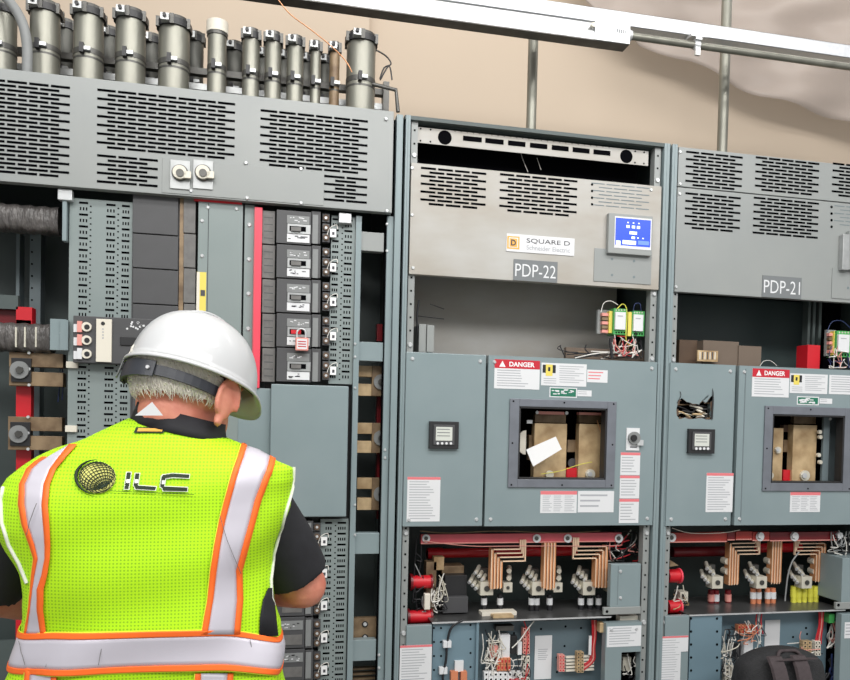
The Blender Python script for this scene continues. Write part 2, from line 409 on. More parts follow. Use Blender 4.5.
stub(131, 15, 13, YC1, 'wide galvanized conduit stub, third to the right of the curved tube')
stub(174.5, 15.5, 21, YC1, 'wide galvanized conduit stub just left of the one with a white cap')
stub(217.5, 9.5, 23, YC1, 'medium conduit stub closed by a round off-white plastic cap', 'cap')
stub(251.5, 8.6, 31, YC1, 'medium steel conduit stub just right of the white capped stub')
stub(273.5, 8.3, 34, YC1, 'medium steel conduit stub, second to the right of the white capped stub')
stub(295.5, 8.3, 38, YC1, 'medium steel conduit stub, third to the right of the white capped stub')
stub(316, 5.2, 42, YC1, 'slim steel conduit stub just left of the brownish slim one')
stub(335, 5, 43, YC1, 'slim brownish conduit stub just left of the last wide conduit', mt='bus_dark')
stub(361.5, 14.3, 36, YC1, 'wide bright conduit stub with black bushing, the rightmost on the left cabinet')
for i, (px, hw, py) in enumerate(((66, 10, 22), (110, 11, 30), (152, 11, 37), (196, 8, 34), (235, 9, 44), (263, 7, 50), (284, 7, 52), (306, 7, 55), (325, 6, 56))):
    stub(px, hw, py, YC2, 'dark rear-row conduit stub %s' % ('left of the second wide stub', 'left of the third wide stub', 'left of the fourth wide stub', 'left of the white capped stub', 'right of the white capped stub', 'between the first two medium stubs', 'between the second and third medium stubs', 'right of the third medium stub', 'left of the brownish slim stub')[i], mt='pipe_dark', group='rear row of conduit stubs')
m = MB(); p0 = P(20, 44, .23); p1 = P(385, 94, .23)
for dz in (.0, -.05): m.box(-.95, p1.x, .22, .245, p1.z-.008+dz, p1.z+.012+dz, 'galv' if dz else 'galv_dark')
m.box(p1.x-.01, p1.x+.01, .2, .245, ZT-.01, p1.z+.03, 'galv_dark'); m.box(p1.x-.06, p1.x-.04, .2, .245, ZT-.01, p1.z, 'galv_dark')
o = m.build('strut_channel'); tag(o, 'pair of galvanized strut bars running behind the front row of conduit stubs', 'strut')
m = MB(); m.ptube([(-6, -14), (10, 2), (22, 22), (27, 45), (27, 75)], .03, .014, 'strip', n=12)
o = m.build('flexible_conduit'); tag(o, 'curved light grey flexible tube bending down onto the left cabinet top', 'conduit')
m = MB(); m.ptube([(277, -2), (290, 14), (310, 29), (330, 45), (345, 60), (352, 72)], -.01, .0018, 'copper', n=5)
o = m.build('copper_wire'); tag(o, 'thin loose copper wire drooping in front of the beige wall above the stubs', 'wire')
m = MB(); m.ptube([(376, 50), (386, 56), (391, 64), (384, 68), (380, 80), (389, 66), (392, 80)], .1, .0025, 'wire_k', n=6)
m.ptube([(372, 84), (396, 90), (398, 112)], .1, .007, 'galv_dark', n=8, smoothn=1)
o = m.build('cable_loop'); tag(o, 'short black cable looping beside the rightmost wide conduit stub', 'cable')

# ------------------------------------------------------------------ LEFT ENCLOSURE
XL = -1.15
cab = empty('electrical_cabinet', ((XL+XJ)/2, .3, 0), 'open grey breaker cabinet on the left with conduit stubs on top, behind the worker', 'electrical cabinet')
ZCB = (P(200, 200.6, 0).z+P(391, 214.4, 0).z+P(40, 187, 0).z)/3
m = MB(); m.box(XL, XJ-.002, .58, .6, .08, ZT-.012, 'paint_shade'); m.box(XL, XJ-.002, .02, .6, ZT-.02, ZT-.012, 'paint_shade')
m.box(XL, XL+.02, .0, .58, .08, ZT-.02, 'paint_shade'); m.box(XJ-.02, XJ-.004, .03, .58, .08, ZT-.02, 'paint_shade')
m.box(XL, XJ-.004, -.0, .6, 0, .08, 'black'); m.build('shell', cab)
# top cover
YT = -.028
m = MB(); m.box(XL, XA1, YT, .0, ZCB, ZT, 'paint_lit')
for args in ((-60, 79, 72, 174), (97, 95, 237, 155), (97, 156, 160, 186), (260, 114, 369.5, 171), (323.5, 176, 369, 203)):
    pslots(m, *args, YT, px=.0585, pz=.0122, gap=.006)
x0, x1, z0, z1 = RB(162, 166, 324, 205, YT); m.box(x0, x1, YT-.002, YT, ZCB+.004, P(243, 165, YT).z, 'paint_lit')
for q in ((191, 191), (246, 163), (247, 198), (301, 169), (301, 203), (386, 119), (387, 211)): screw(m, *q, YT-.002)
m.build('top_cover', cab, bevel=.002)
for px in (180, 203):
    m = MB(); m.pbox(px-10, 160, px+10, 189, YT-.006, YT-.002, 'galv'); m.pdisc(px, 173, YT-.006, 8.5, 'galv_dark', .004); m.pdisc(px, 173, YT-.01, 7, 'lug', .012); m.pdisc(px, 173, YT-.022, 4, 'galv_dark', .004)
    m.pbox(px+3, 171, px+11, 178, YT-.022, YT-.01, 'lug'); m.build('cam_latch', cab, bevel=.001)
# side post and punched gutter strip
m = MB(); x0 = P(391.5, 350, 0).x; m.box(XJ-.05, XJ-.001, .01, .03, .08, ZT-.01, 'hole')
m.box(P(384.5, 350, 0).x, P(391, 350, 0).x, 0, .03, .08, ZCB-.003, 'paint'); m.box(P(391.3, 350, 0).x, XJ-.004, -.012, .06, .08, ZT, 'paint')
for y in (224, 251, 450, 458, 655, 668): screw(m, 387 if y < 300 else (385 if y < 500 else 379), y, 0, .005)
m.build('corner_post', cab, bevel=.0015)
# interior partition, shade put into its colour, behind the right gutter and closed backs
m = MB(); m.box(P(345, 400, .3).x, XJ-.02, .3, .31, .1, ZCB, 'paint_shade'); m.build('gutter_back', cab)
def crossbar(px0, py0, px1, py1, Y=.01, mt='paint', par=None):
    b = MB(); b.pbox(px0, py0, px1, py1, Y, Y+.03, mt)
    for yy in (py0+.25*(py1-py0), py0+.8*(py1-py0)): screw(b, px0+2.2, yy, Y, .005)
    b.build('cross_bar', par or cab, bevel=.0015)
crossbar(355, 232, 384, 251, mt='paint_lit'); crossbar(355, 342, 383, 361); crossbar(350, 533, 379.5, 554); crossbar(347, 640, 376, 661)
m = MB(); m.box(P(352, 430, 0).x, P(357.5, 430, 0).x, .0, .03, .1, ZCB-.01, 'paint')
for y in (344, 357, 388, 505, 535): screw(m, 355, y, 0, .0045)
m.build('gutter_strip', cab)
m = MB()
for (a, b_) in ((324, 341), (396, 423), (452, 478), (511, 519)): m.pbox(377, a, 383, b_, .12, .15, 'red_dark')
m.build('phase_bar', cab)
for (y0, y1, ym) in ((366, 396, 382), (423, 453, 438), (478, 510, 494)):
    b = MB(); b.pbox(357, y0, 386, y0+11, .07, .1, 'bus'); b.pbox(357, y1-12, 386, y1, .07, .1, 'bus')
    b.pbox(372, y0, 386, y1, .062, .09, 'bus_dark'); b.pdisc(381, ym, .06, 7.5, 'strip', .006, 24); b.pdisc(381, ym, .054, 3, 'galv_dark', .01, 12)
    b.build('bus_support', cab, bevel=.001)
b = MB(); b.pbox(347, 618, 377, 640, .05, .07, 'bus_dark')
for y in (624, 637): b.pdisc(365, y, .05, 3, 'black', .004); b.pdisc(365, y, .046, 1.8, 'zinc', .004)
b.build('bus_support', cab)
b = MB()
for y in (668, 673, 678): b.pbox(347, y, 377, y+2, .08, .1, 'bus_dark')
b.build('bus_bar', cab)

def punched(px0, px1, py0, py1, cols, pitch, Y=.012, mt='paint_mid'):
    # strip of sheet steel with rows of dashes and short ticks; cols = list of (x0,x1) pixel extents, dots = single values
    b = MB(); x0, x1, z0, z1 = RB(px0, py0, px1, py1, Y); b.box(x0, x1, Y, Y+.025, z0, z1, mt)
    mx = (px0+px1)/2; dz = abs(P(mx, py0+pitch, Y).z-P(mx, py0, Y).z); ym = (py0+py1)/2; n = int((z1-z0)/dz)
    for r in range(n):
        z = z1-dz*(r+.35)
        for c in cols:
            if isinstance(c, tuple):
                a, d = P(c[0], ym, Y).x, P(c[1], ym, Y).x; b.quad(a, d, z-.003, z+.003, Y-.0006, 'hole')
                k = max(3, round((d-a)/.0075))
                for i in range(k):
                    xx = a+(i+.5)*(d-a)/k; b.quad(xx-.0019, xx+.0019, z-dz*.5-.0045, z-dz*.5+.0045, Y-.0006, 'hole')
            else:
                xx = P(c, ym, Y).x
                for q in (.25, .75): b.quad(xx-.0023, xx+.0023, z-dz*q-.002, z-dz*q+.002, Y-.0006, 'hole')
    return b.build('punched_panel', cab)
punched(67.5, 132, 200, 620, [(77, 86), 88.6, (104, 113.2), 116, (119.6, 127.4)], 11.75)
punched(330, 354, 216, 384, [(331, 337.5), 341, (343, 351)], 10.9)
punched(319, 347, 519, 690, [(323.5, 330.5), 334, (336, 344.5)], 10.9)
m = MB(); m.pbox(57.5, 189, 72, 200, -.012, .012, 'zinc'); m.pbox(62, 200, 66.5, 241, -.006, .02, 'paint'); m.pbox(339, 213, 351.5, 223, -.012, .012, 'zinc')
m.build('bracket', cab, bevel=.002)
# centre black filler plates
m = MB(); m.pbox(131.5, 194, 178.5, 420, .01, .05, 'brk'); m.build('filler_backing', cab)
for (a, b_) in ((196, 234), (235, 268.5), (269.5, 304), (305, 340), (341, 376), (377, 412)):
    m = MB(); m.pbox(132.5, a, 178, b_, -.002, .012, 'brk'); m.build('filler_plate', cab, bevel=.0015)
    m = MB(); m.pbox(183.5, a-1, 195.5, b_-1, .0, .03, 'brk_light'); m.build('filler_plate', cab, bevel=.0015)
m = MB(); m.pbox(178.5, 196, 183, 420, .004, .03, 'bus_dark'); m.build('filler_strip', cab)
m = MB(); m.pbox(196.5, 202.5, 241, 470, -.004, .02, 'paint_mid'); m.pquad(206.4, 203, 207, 470, -.0047, 'seam')
for q in ((208, 207.5), (236.5, 209), (202, 221), (202, 256), (202, 330)): screw(m, *q, -.004)
m.build('cover_strip', cab, bevel=.0015)
m = MB(); m.pbox(194, 200, 242, 202.8, -.006, .0, 'red'); m.build('red_edge', cab)
m = MB(); m.pbox(196.5, 272, 206, 312, -.0055, -.004, 'yellow'); m.pbox(196.5, 272, 199.5, 312, -.006, -.004, 'offwhite'); m.pquad(200.5, 290, 205, 296, -.0062, 'print_dark'); m.build('yellow_label', cab)
m = MB(); m.pbox(243.5, 205, 253, 390, .002, .03, 'paint_mid')
for y in (225, 259.5, 294, 329, 363): screw(m, 249.3-(y-225)*.012, y, .002, .0075)
m.build('screw_rail', cab)
m = MB(); m.pbox(253, 207, 261, 388, -.012, .01, 'red_bright'); m.pbox(253, 207, 254.4, 388, -.013, -.01, 'red_pink'); m.build('phase_strip', cab, bevel=.0015)
# breakers
def breaker(y0, y1, locked=False, X=0, small=False):
    t = MB(); h = y1-y0
    if not small:
        t.pbox(262, y0+.5, 275, y1-.7, -.004, .03, 'brk_light')
        for k in range(4): t.pquad(264, y0+h*(.2+.2*k), 273, y0+h*(.2+.2*k)+.8, -.0046, 'brk')
        t.pbox(276.5, y0+.5, 311, y1-.7, -.022, .03, 'brk'); t.pbox(311.3, y0+1, 320.5, y1-1, -.012, .03, 'brk')
    else: t.pbox(266, y0+.5, 304.5, y1-.7, -.02, .03, 'brk'); t.pbox(304.8, y0+1, 313, y1-1, -.012, .03, 'brk')
    o = t.build('circuit_breaker', cab, bevel=.001)
    if not small:
        b = MB(); b.pbox(287, y0+5.5, 309.5, y0+13.5, -.024, -.022, 'strip'); b.pbox(287, y0+24, 309.5, y0+32, -.024, -.022, 'label')
        r = random.Random(int(y0))
        for k in range(16):
            xx = 288+r.random()*17; yy = y0+(24.8 if k % 2 else 6.5)+r.random()*4.6; b.pquad(xx, yy, xx+r.uniform(1, 4), yy+.9, -.0246, 'print_dark' if k % 2 else 'label')
        b.build('rating_label', o)
        b = MB(); b.pbox(287.5, y0+14, 310.5, y0+23.3, -.026, -.022, 'galv'); b.pquad(289.5, y0+16, 306, y0+21, -.0266, 'hole')
        b.pbox(291, y0+16.5, 301, y0+20.5, -.034 if not locked else -.03, -.0266, 'brk_light' if not locked else 'red'); b.build('toggle', o)
        b = MB(); b.pbox(312.5, y0+4.5, 318, y1-1, -.014, -.012, 'strip'); b.build('side_label', o)
    else:
        b = MB(); b.pbox(280, y0+4, 303, y0+13, -.0215, -.02, 'strip')
        r = random.Random(int(y0))
        for k in range(12):
            xx = 281+r.random()*18; yy = y0+5+r.random()*6; b.pquad(xx, yy, xx+r.uniform(1, 3.5), yy+1, -.022, 'brk' if k % 2 else 'label')
        b.pbox(282, y0+18, 302, y0+28, -.0215, -.02, 'brk_light'); b.build('rating_label', o)
        b = MB(); b.pbox(305.5, y0+3, 311, y1-3, -.014, -.012, 'strip'); b.build('side_label', o)
    cx = 326 if not small else 317
    for k in range(3):
        yy = y0+h*(.22+.29*k); b = MB(); b.pbox(cx-3.5, yy-4.2, cx+3.6, yy+4.2, .0, .03, 'brk'); b.pdisc(cx, yy, .0, 3, 'rust', .005, 12); b.pdisc(cx, yy, -.005, 1.4, 'zinc', .002, 8); b.build('terminal_lug', o)
    b = MB(); wx = cx+7.5; wy = y0+h*.66
    b.pbox(wx-3.4, wy-4.2, wx+2.6, wy+4.2, -.004, .004, 'white'); b.pquad(wx-1.4, wy-1, wx+1, wy+2, -.0046, 'print_dark')
    b.ptube([(cx+1, wy+2), (cx+4, wy-5), (wx+3, wy-8), (wx+4, wy-4)], -.002, .0012, 'wire_w', n=5)
    b.build('wire_tag', o); return o
ys = [210.3, 244.6, 278.9, 313.4, 347.8, 382.5]
for k in range(5): breaker(ys[k], ys[k+1], locked=(k == 3))
for k in range(5): breaker(520+32.3*k, 520+32.3*(k+1), small=True)
m = MB(); m.pbox(262, 384, 352, 690, .04, .05, 'black'); m.build('breaker_backing', cab)
# padlock hangs on the fourth breaker
pl = empty('padlock', P(302, 348, -.04), 'small red and pale pink lockout padlock hanging on a circuit breaker toggle', 'padlock')
m = MB(); m.pbox(295.5, 337.5, 308.5, 350.5, -.052, -.034, 'wire_p'); m.pquad(297, 339, 307, 349, -.0526, 'label')
for k in range(3): m.pquad(298, 341+2.5*k, 306, 342+2.5*k, -.0532, 'danger')
m.build('lock_body', pl, bevel=.002)
m = MB(); m.ptube([(297, 338), (297, 332), (299.5, 329), (303, 329), (305.5, 332), (305.5, 338)], -.043, .0028, 'zinc', n=8); m.build('shackle', pl)
# closed covers
m = MB(); m.pbox(236, 388, 268.5, 690, -.006, .02, 'paint'); m.build('blank_cover', cab, bevel=.002)
m = MB(); m.pbox(270, 385, 347.5, 517, -.026, .012, 'paint'); m.build('blank_cover', cab, bevel=.003)
# three pole module with white plates
mo = MB(); mo.pbox(73, 317.5, 162, 364, -.026, .01, 'brk'); mo.pbox(120, 337, 152, 346, -.03, -.026, 'black'); mo = mo.build('main_breaker', cab, bevel=.002)
for k, y in enumerate((327, 340.3, 354)):
    b = MB(); b.pbox(77, y-6, 81.8, y+5, -.034, -.026, 'wire_p' if k < 2 else 'label'); b.pbox(73.5, y-3, 77, y+5, -.03, -.026, 'label')
    b.pdisc(87, y, -.026, 5, 'offwhite', .008, 20); b.pdisc(87, y, -.034, 2.8, 'black', .001, 16); b.build('pole_terminal', mo)
b = MB(); b.pbox(96, 319, 111.5, 362, -.034, -.026, 'offwhite'); b.pdisc(103, 323.5, -.034, 2, 'black', .001)
for k in range(4): b.pdisc(103, 329+3*k, -.034, .8, 'print', .001, 8)
b.build('white_plate', mo, bevel=.001)
b = MB(); r = random.Random(3)
for k in range(14):
    xx = 127+r.random()*17; yy = 322+r.random()*8; b.pdisc(xx, yy, -.026, 1.1, 'label', .0006, 8)
b.pbox(60, 320, 68, 350, -.005, .01, 'paint'); b.build('marking', mo)
# left interior
m = MB(); m.box(XL, P(66, 400, .3).x, .36, .37, .1, ZCB, 'paint_shade'); m.build('back_panel', cab)
b = MB(); b.pbox(29, 232, 40, 470, .25, .3, 'paint_in'); b.pbox(16, 232, 19.5, 310, .25, .3, 'paint_in')
for k in range(18): b.pdisc(32, 240+12*k, .25, 1.1, 'hole', .0006, 8)
b.build('rack_rail', cab)
b = MB(); b.pbox(-40, 294, 18, 308, .1, .12, 'paint_shade'); b.build('angle_bar', cab)
b = MB(); b.pbox(-40, 308, 17, 324, .13, .16, 'red_dark'); b.pbox(16, 307, 32, 326, .1, .14, 'red')
for (a, c) in ((384, 418), (446, 480), (320, 356), (500, 690)): b.pbox(16, a, 31, c, .1, .13, 'red')
b.build('phase_bar', cab)
for (y0, y1, x1, lab) in ((205, 232, 60, 0), (323, 352, 52, 1)):
    b = MB(); pts = [P(x, (y0+y1)/2+(x*.05-1), .05) for x in (-60, -30, 0, 20, 40, x1)]
    R = []
    hh = abs(P(0, y0, .05).z-P(0, y1, .05).z)/2
    for i in range(26):
        u = i/25; x = pts[0].x+(pts[-1].x-pts[0].x)*u; z = pts[0].z+(pts[-1].z-pts[0].z)*u*0+ (pts[3].z-pts[0].z); s = 1+.05*math.sin(i*2.1)
        R.append([Vector((x, .06+.035*math.copysign(abs(math.cos(a))**.6, math.cos(a))*s, z+hh*math.copysign(abs(math.sin(a))**.5, math.sin(a))*s)) for a in [2*PI*k/16 for k in range(16)]])
    b.rings(R, 'tape'); 
    if lab:
        for xx in (15, 24, 35): b.pbox(xx, 327, xx+1.6, 347, .022, .03, 'lug')
    b.build('taped_bus', cab)
b = MB(); b.pbox(50, 319, 66, 350, .0, .02, 'paint'); screw(b, 62, 333, 0, .006); screw(b, 62, 345, 0, .006); b.build('bracket', cab)
for (y0, xo) in ((353, 0), (417, -1)):
    b = MB(); b.pbox(9+xo, y0, 63+xo, y0+14, .055, .09, 'bus_dark'); b.pbox(9+xo, y0+19, 63+xo, y0+33, .055, .09, 'bus_dark'); b.pbox(9+xo, y0, 31+xo, y0+33, .07, .1, 'bus_dark')
    b.pbox(11+xo, y0+5, 31+xo, y0+29, .048, .07, 'black'); b.pdisc(20+xo, y0+17, .048, 9.5, 'strip', .008, 24); b.pdisc(20+xo, y0+17, .04, 4, 'galv_dark', .008, 6)
    for yy in (y0, y0+16, y0+32): b.pdisc(29.5+xo, yy, .05, 1.6, 'zinc', .006, 8)
    b.pbox(66+xo, y0+8.5, 77.5+xo, y0+15, .0, .02, 'offwhite'); b.build('bus_support', cab, bevel=.001)
b = MB(); b.ptube([(60, 362), (60, 380), (58, 402)], .1, .002, 'wire_b'); b.ptube([(62, 364), (63, 385), (62, 400)], .1, .002, 'wire_b'); b.build('wiring', cab)
b = MB(); b.box(XL, P(60, 640, .1).x, .1, .11, .1, P(20, 640, .1).z, 'paint_shade'); b.build('lower_panel', cab)
# ------------------------------------------------------------------ shared builders for the two power distribution cabinets
YD = -.02
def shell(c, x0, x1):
    m = MB(); m.box(x0, x1, .58, .6, .08, ZT-.012, 'paint_shade'); m.box(x0+.001, x1-.001, .02, .6, ZT-.014, ZT-.002, 'paint_shade')
    m.box(x0+.004, x0+.012, .03, .58, .08, ZT-.02, 'paint_shade'); m.box(x1-.012, x1-.004, .03, .58, .08, ZT-.02, 'paint_shade'); m.box(x0+.001, x1-.001, 0, .6, 0, .08, 'black'); m.box(x0+.001, x0+.04, .012, .03, .08, ZT-.014, 'hole'); m.box(x1-.04, x1-.001, .012, .03, .08, ZT-.014, 'hole'); m.build('shell', c)
def post(c, xa, xb, name='corner_post'):
    xa += .0035; xb -= .0035; m = MB(); m.box(xa, xb, -.014, .06, .08, ZT, 'paint'); m.box(xa+(xb-xa)*.45, xa+(xb-xa)*.5, -.0148, -.013, .08, ZT, 'paint_in'); return m.build(name, c, bevel=.0025)
def strip(c, px, ys, hy=()):   # narrow punched mounting strip, px range given at photo height 350
    x0, x1 = P(px[0], 350, .0).x, P(px[1], 350, .0).x; m = MB(); m.box(x0, x1, .0, .03, .08, ZT-.01, 'paint_lit')
    z = ZT-.04
    while z > .6: m.quad((x0+x1)/2-.003, (x0+x1)/2+.003, z-.003, z+.003, -.0006, 'hole'); z -= .042
    for y in ys: zz = P((px[0]+px[1])/2, y, 0).z; m.cyl(((x0+x1)/2, 0, zz), ((x0+x1)/2, -.006, zz), .009, 'zinc', 10, r2=.006)
    m.build('mounting_strip', c)
def meter(par, px0, py0, px1, py1):
    m = MB(); m.pbox(px0, py0, px1, py1, YD-.014, YD, 'black'); w = (px1-px0); h = py1-py0
    m.pbox(px0+w*.14, py0+h*.12, px1-w*.14, py1-h*.14, YD-.018, YD-.014, 'brk'); m.pquad(px0+w*.22, py0+h*.2, px1-w*.22, py1-h*.3, YD-.0187, 'meter')
    for k in range(4): m.pdisc(px0+w*(.28+.15*k), py1-h*.2, YD-.018, 1.3, 'label', .001, 8)
    for k in range(3): m.pquad(px0+w*.26, py0+h*(.27+.12*k), px1-w*.3, py0+h*(.3+.12*k), YD-.0192, 'strip')
    m.build('power_meter', par, bevel=.001)
def frame(par, o, i):   # bezel ring from outer and inner pixel boxes
    m = MB(); ox0, ox1, oz0, oz1 = RB(*o, YD); ix0, ix1, iz0, iz1 = RB(*i, YD); a, b = YD-.006, YD
    m.box(ox0, ix0, a, b, oz0, oz1, 'bezel'); m.box(ix1, ox1, a, b, oz0, oz1, 'bezel'); m.box(ix0, ix1, a, b, iz1, oz1, 'bezel'); m.box(ix0, ix1, a, b, oz0, iz0, 'bezel')
    t = .006
    for q in ((ix0, ix0+t, iz0, iz1), (ix1-t, ix1, iz0, iz1)): m.box(q[0], q[1], a+.002, .012, q[2], q[3], 'black')
    for q in ((iz0, iz0+t), (iz1-t, iz1)): m.box(ix0, ix1, a+.002, .012, q[0], q[1], 'black')
    for fx in (.03, .5, .97):
        for fz in (.03, .5, .97):
            if fx == .5 and fz == .5: continue
            m.disc((ox0+(ox1-ox0)*fx, a, oz0+(oz1-oz0)*fz), .003, 'hole', .0008, 8)
    m.build('window_bezel', par, bevel=.0012); return ix0, ix1, iz0, iz1
def doorpanel(c, x0, x1, z0, z1, hole=None, m=None, depth=.03, name='door'):
    m = MB()
    if hole:
        a0, a1, b0, b1 = hole
        m.box(x0, a0, YD, YD+depth, z0, z1, 'paint'); m.box(a1, x1, YD, YD+depth, z0, z1, 'paint'); m.box(a0, a1, YD, YD+depth, z0, b0, 'paint'); m.box(a0, a1, YD, YD+depth, b1, z1, 'paint')
    else: m.box(x0, x1, YD, YD+depth, z0, z1, 'paint')
    for x in (x0+.02, x1-.02):
        for z in (z0+.022, z1-.022): m.cyl((x, YD, z), (x, YD-.004, z), .0068, 'zinc', 10, r2=.004)
    return m.build(name, c, bevel=0 if hole else .0025)
def danger(par, px0, py0, px1, py1):
    sticker(par, 'danger_sign', px0, py0, px1, py1, YD, 'danger', 7, 'DANGER', hh=.3, label='white sign with red DANGER header')
def nec(par, px0, py0, px1, py1):
    m = MB(); m.pbox(px0, py0, px1, py1, YD-.0008, YD, 'label'); w = px1-px0; h = py1-py0; Y = YD-.0012
    m.pquad(px0+w*.03, py0+h*.06, px0+w*.32, py0+h*.42, Y, 'black'); m.pquad(px0+w*.1, py0+h*.04, px0+w*.25, py0+h*.55, Y-.0002, 'yellow'); m.pquad(px0+w*.15, py0+h*.16, px0+w*.2, py0+h*.34, Y-.0005, 'black')
    for k in range(8): m.pquad(px0+w*.4, py0+h*(.12+.1*k), px0+w*(.94-.1*(k % 3)), py0+h*(.15+.1*k), Y, 'print')
    for k in range(3): m.pquad(px0+w*.05, py0+h*(.65+.1*k), px0+w*.33, py0+h*(.68+.1*k), Y, 'print')
    m.build('instruction_label', par)
def greenlab(par, px0, py0, px1, py1):
    m = MB(); m.pbox(px0, py0, px1, py1, YD-.0008, YD, 'label'); r = random.Random(int(px0)); m.pquad(px0+1, py0+1, px1-1, py1-1, YD-.0011, 'green_dark')
    for k in range(14):
        x = px0+1.5+r.random()*(px1-px0-7); y = py0+1.5+r.random()*(py1-py0-4); m.pquad(x, y, x+r.uniform(2, 5), y+r.uniform(.7, 1.4), YD-.0015-.00002*k, 'label')
    m.build('green_label', par)
def thick(px0, py0, px1, py1, Yf, Yb, mt, name, c, bev=.001):
    m = MB(); m.pbox(px0, py0, px1, py1, Yf, Yb, mt); return m.build(name, c, bevel=bev)
def nameplate(par, px0, py0, px1, py1, txt, Y):
    m = MB(); m.pbox(px0, py0, px1, py1, Y-.002, Y, 'plate'); w = px1-px0; h = py1-py0
    m.ptext(txt, px0+w*.04, py0+h*.2, px1-w*.04, py1-h*.2, Y-.002, 'label', bold=-.004); m.build('nameplate', par)
def copperbend(c, kind, x0p, x1p, ytop, ybot, xend, Yc, n=4):
    # stack of flat copper straps; kind: 'L' bends at the top towards xend
    m = MB(); x0, x1, z0, z1 = RB(x0p, ytop, x1p, ybot, Yc); st = (x1-x0)/n; w = st*.36; xe = P(xend, (ytop+ybot)/2, Yc).x if xend else None
    th = .0036
    for k in range(n):
        xx = x0+st*(k+.5)
        if kind == 'S':
            m.box(xx-w, xx+w, Yc, Yc+.03, z0+abs(k-(n-1)/2)*.004, z1, 'copper'); m.box(xx-w, xx-w+.003, Yc-.0008, Yc, z0, z1, 'copper_glint')  # pale sliver paints the highlight along the strap edge
        else:
            q = k if xe > x0 else n-1-k
            zt = z1-q*.0135; m.box(xx-w, xx+w, Yc, Yc+.03, z0+q*.001, zt, 'copper'); m.box(xx-w, xx-w+.003, Yc-.0008, Yc, z0, zt, 'copper_glint')
            a, b = sorted((xx-w if xe > x0 else xx+w, xe-q*.006*(1 if xe > x0 else -1)+(.012*q if xe > x0 else -.012*q)))
            m.box(a, b, Yc, Yc+.008, zt-th, zt, 'copper_glint')
            ex = b if xe > x0 else a; m.box(ex-th/2, ex+th/2, Yc, Yc+.008, zt-th, z1+.03, 'copper_glint')
    m.build('copper_busbar', c)
def luggrp(c, px, py, Y, mirror=False, s=1, kind='white'):
    m = MB(); p = P(px, py, Y); u = .0029*s
    for k, (dx, dz) in enumerate(((-15, 6), (-12, 3), (-9, 0), (-10, 14), (-6.5, 11), (-3, 8))):
        a = Vector((p.x+dx*u, Y, p.z+dz*u)); m.cyl(a, a+Vector((7*u, .05, 3*u)), 1.9*u, 'lug', 10); m.cyl(a-Vector((.006, .004, .002)), a, 1.5*u, 'zinc', 8)
    m.box(p.x-6*u, p.x+4*u, Y+.03, Y+.05, p.z-2*u, p.z+16*u, 'galv_dark')
    m.box(p.x-6*u, p.x+6*u, Y-.01, Y+.03, p.z-6*u, p.z+6*u, 'lug'); m.cyl((p.x, Y-.01, p.z), (p.x, Y-.013, p.z), 2.6*u, 'galv_dark', 10)
    m.build('cable_lug', c)
def small_lug(c, px, py, Y):
    m = MB(); p = P(px, py, Y); m.box(p.x-.016, p.x+.016, Y-.01, Y+.03, p.z-.016, p.z+.016, 'lug'); m.cyl((p.x, Y-.01, p.z), (p.x, Y-.013, p.z), .006, 'galv_dark', 8)
    for d in (.03, .055): m.cyl((p.x+.006, Y, p.z+d), (p.x+.02, Y+.04, p.z+d+.004), .009, 'lug', 8)
    m.build('cable_lug', c)
def cable(c, px, y0, y1, Y, mt, w=2.6, sleeve='label', lean=0):
    m = MB(); a = P(px, y0, Y); b = P(px+lean, y1+4, Y); r = P(px+w, y0, Y).x-a.x
    m.cyl(a, b, r, mt, 10); d = b-a; m.cyl(a+d*.2, a+d*.55, r*1.15, sleeve, 10); m.build('power_cable', c)
def wirebunch(m, x0, y0, x1, y1, Y, n, seed, cols, r=.0016, depth=.03, sag=12):
    g = random.Random(seed)
    for k in range(n):
        ax = g.uniform(x0, x1); ay = g.uniform(y0, y1); bx = g.uniform(x0, x1); by = g.uniform(y0, y1)
        if abs(ax-bx)+abs(ay-by) < 8: by += 14 if by+14 < y1 else -14
        mx = (ax+bx)/2+g.uniform(-7, 7); my = min(y1, max(ay, by)+g.uniform(-2, sag)); d = Y+g.uniform(-depth/2, depth/2)
        m.ptube([(ax, ay), ((ax*2+mx)/3+g.uniform(-3, 3), (ay+my)/2), (mx, my), ((bx*2+mx)/3+g.uniform(-3, 3), (by+my)/2), (bx, by)], d, r, g.choice(cols), n=5, smoothn=3)
def termblocks(m, x0, y0, x1, y1, Y, nx, ny, mt='white', hole='hole', d=.02):
    w, h = (x1-x0)/nx, (y1-y0)/ny
    for i in range(nx):
        for j in range(ny):
            m.pbox(x0+i*w+.2, y0+j*h+.2, x0+(i+1)*w-.3, y0+(j+1)*h-.3, Y, Y+d, mt); m.pquad(x0+(i+.3)*w, y0+(j+.3)*h, x0+(i+.7)*w, y0+(j+.7)*h, Y-.0006, hole)

# ------------------------------------------------------------------ PDP-22
xa, xb = XJ+.001, XK-.001
c2 = empty('electrical_cabinet', ((xa+xb)/2, .3, 0), 'open grey power cabinet with PDP-22 nameplate and blue touchscreen, middle of the row', 'electrical cabinet')
shell(c2, xa, xb)
post(c2, xa, P(406, 350, 0).x); post(c2, P(655.5, 350, 0).x, xb)
strip(c2, (406.6, 413), (155, 353-8, 533, 633), ); strip(c2, (649, 655), (180, 284, 294, 359, 533, 622))
xs0, xs1 = P(406.6, 350, 0).x, P(655, 350, 0).x
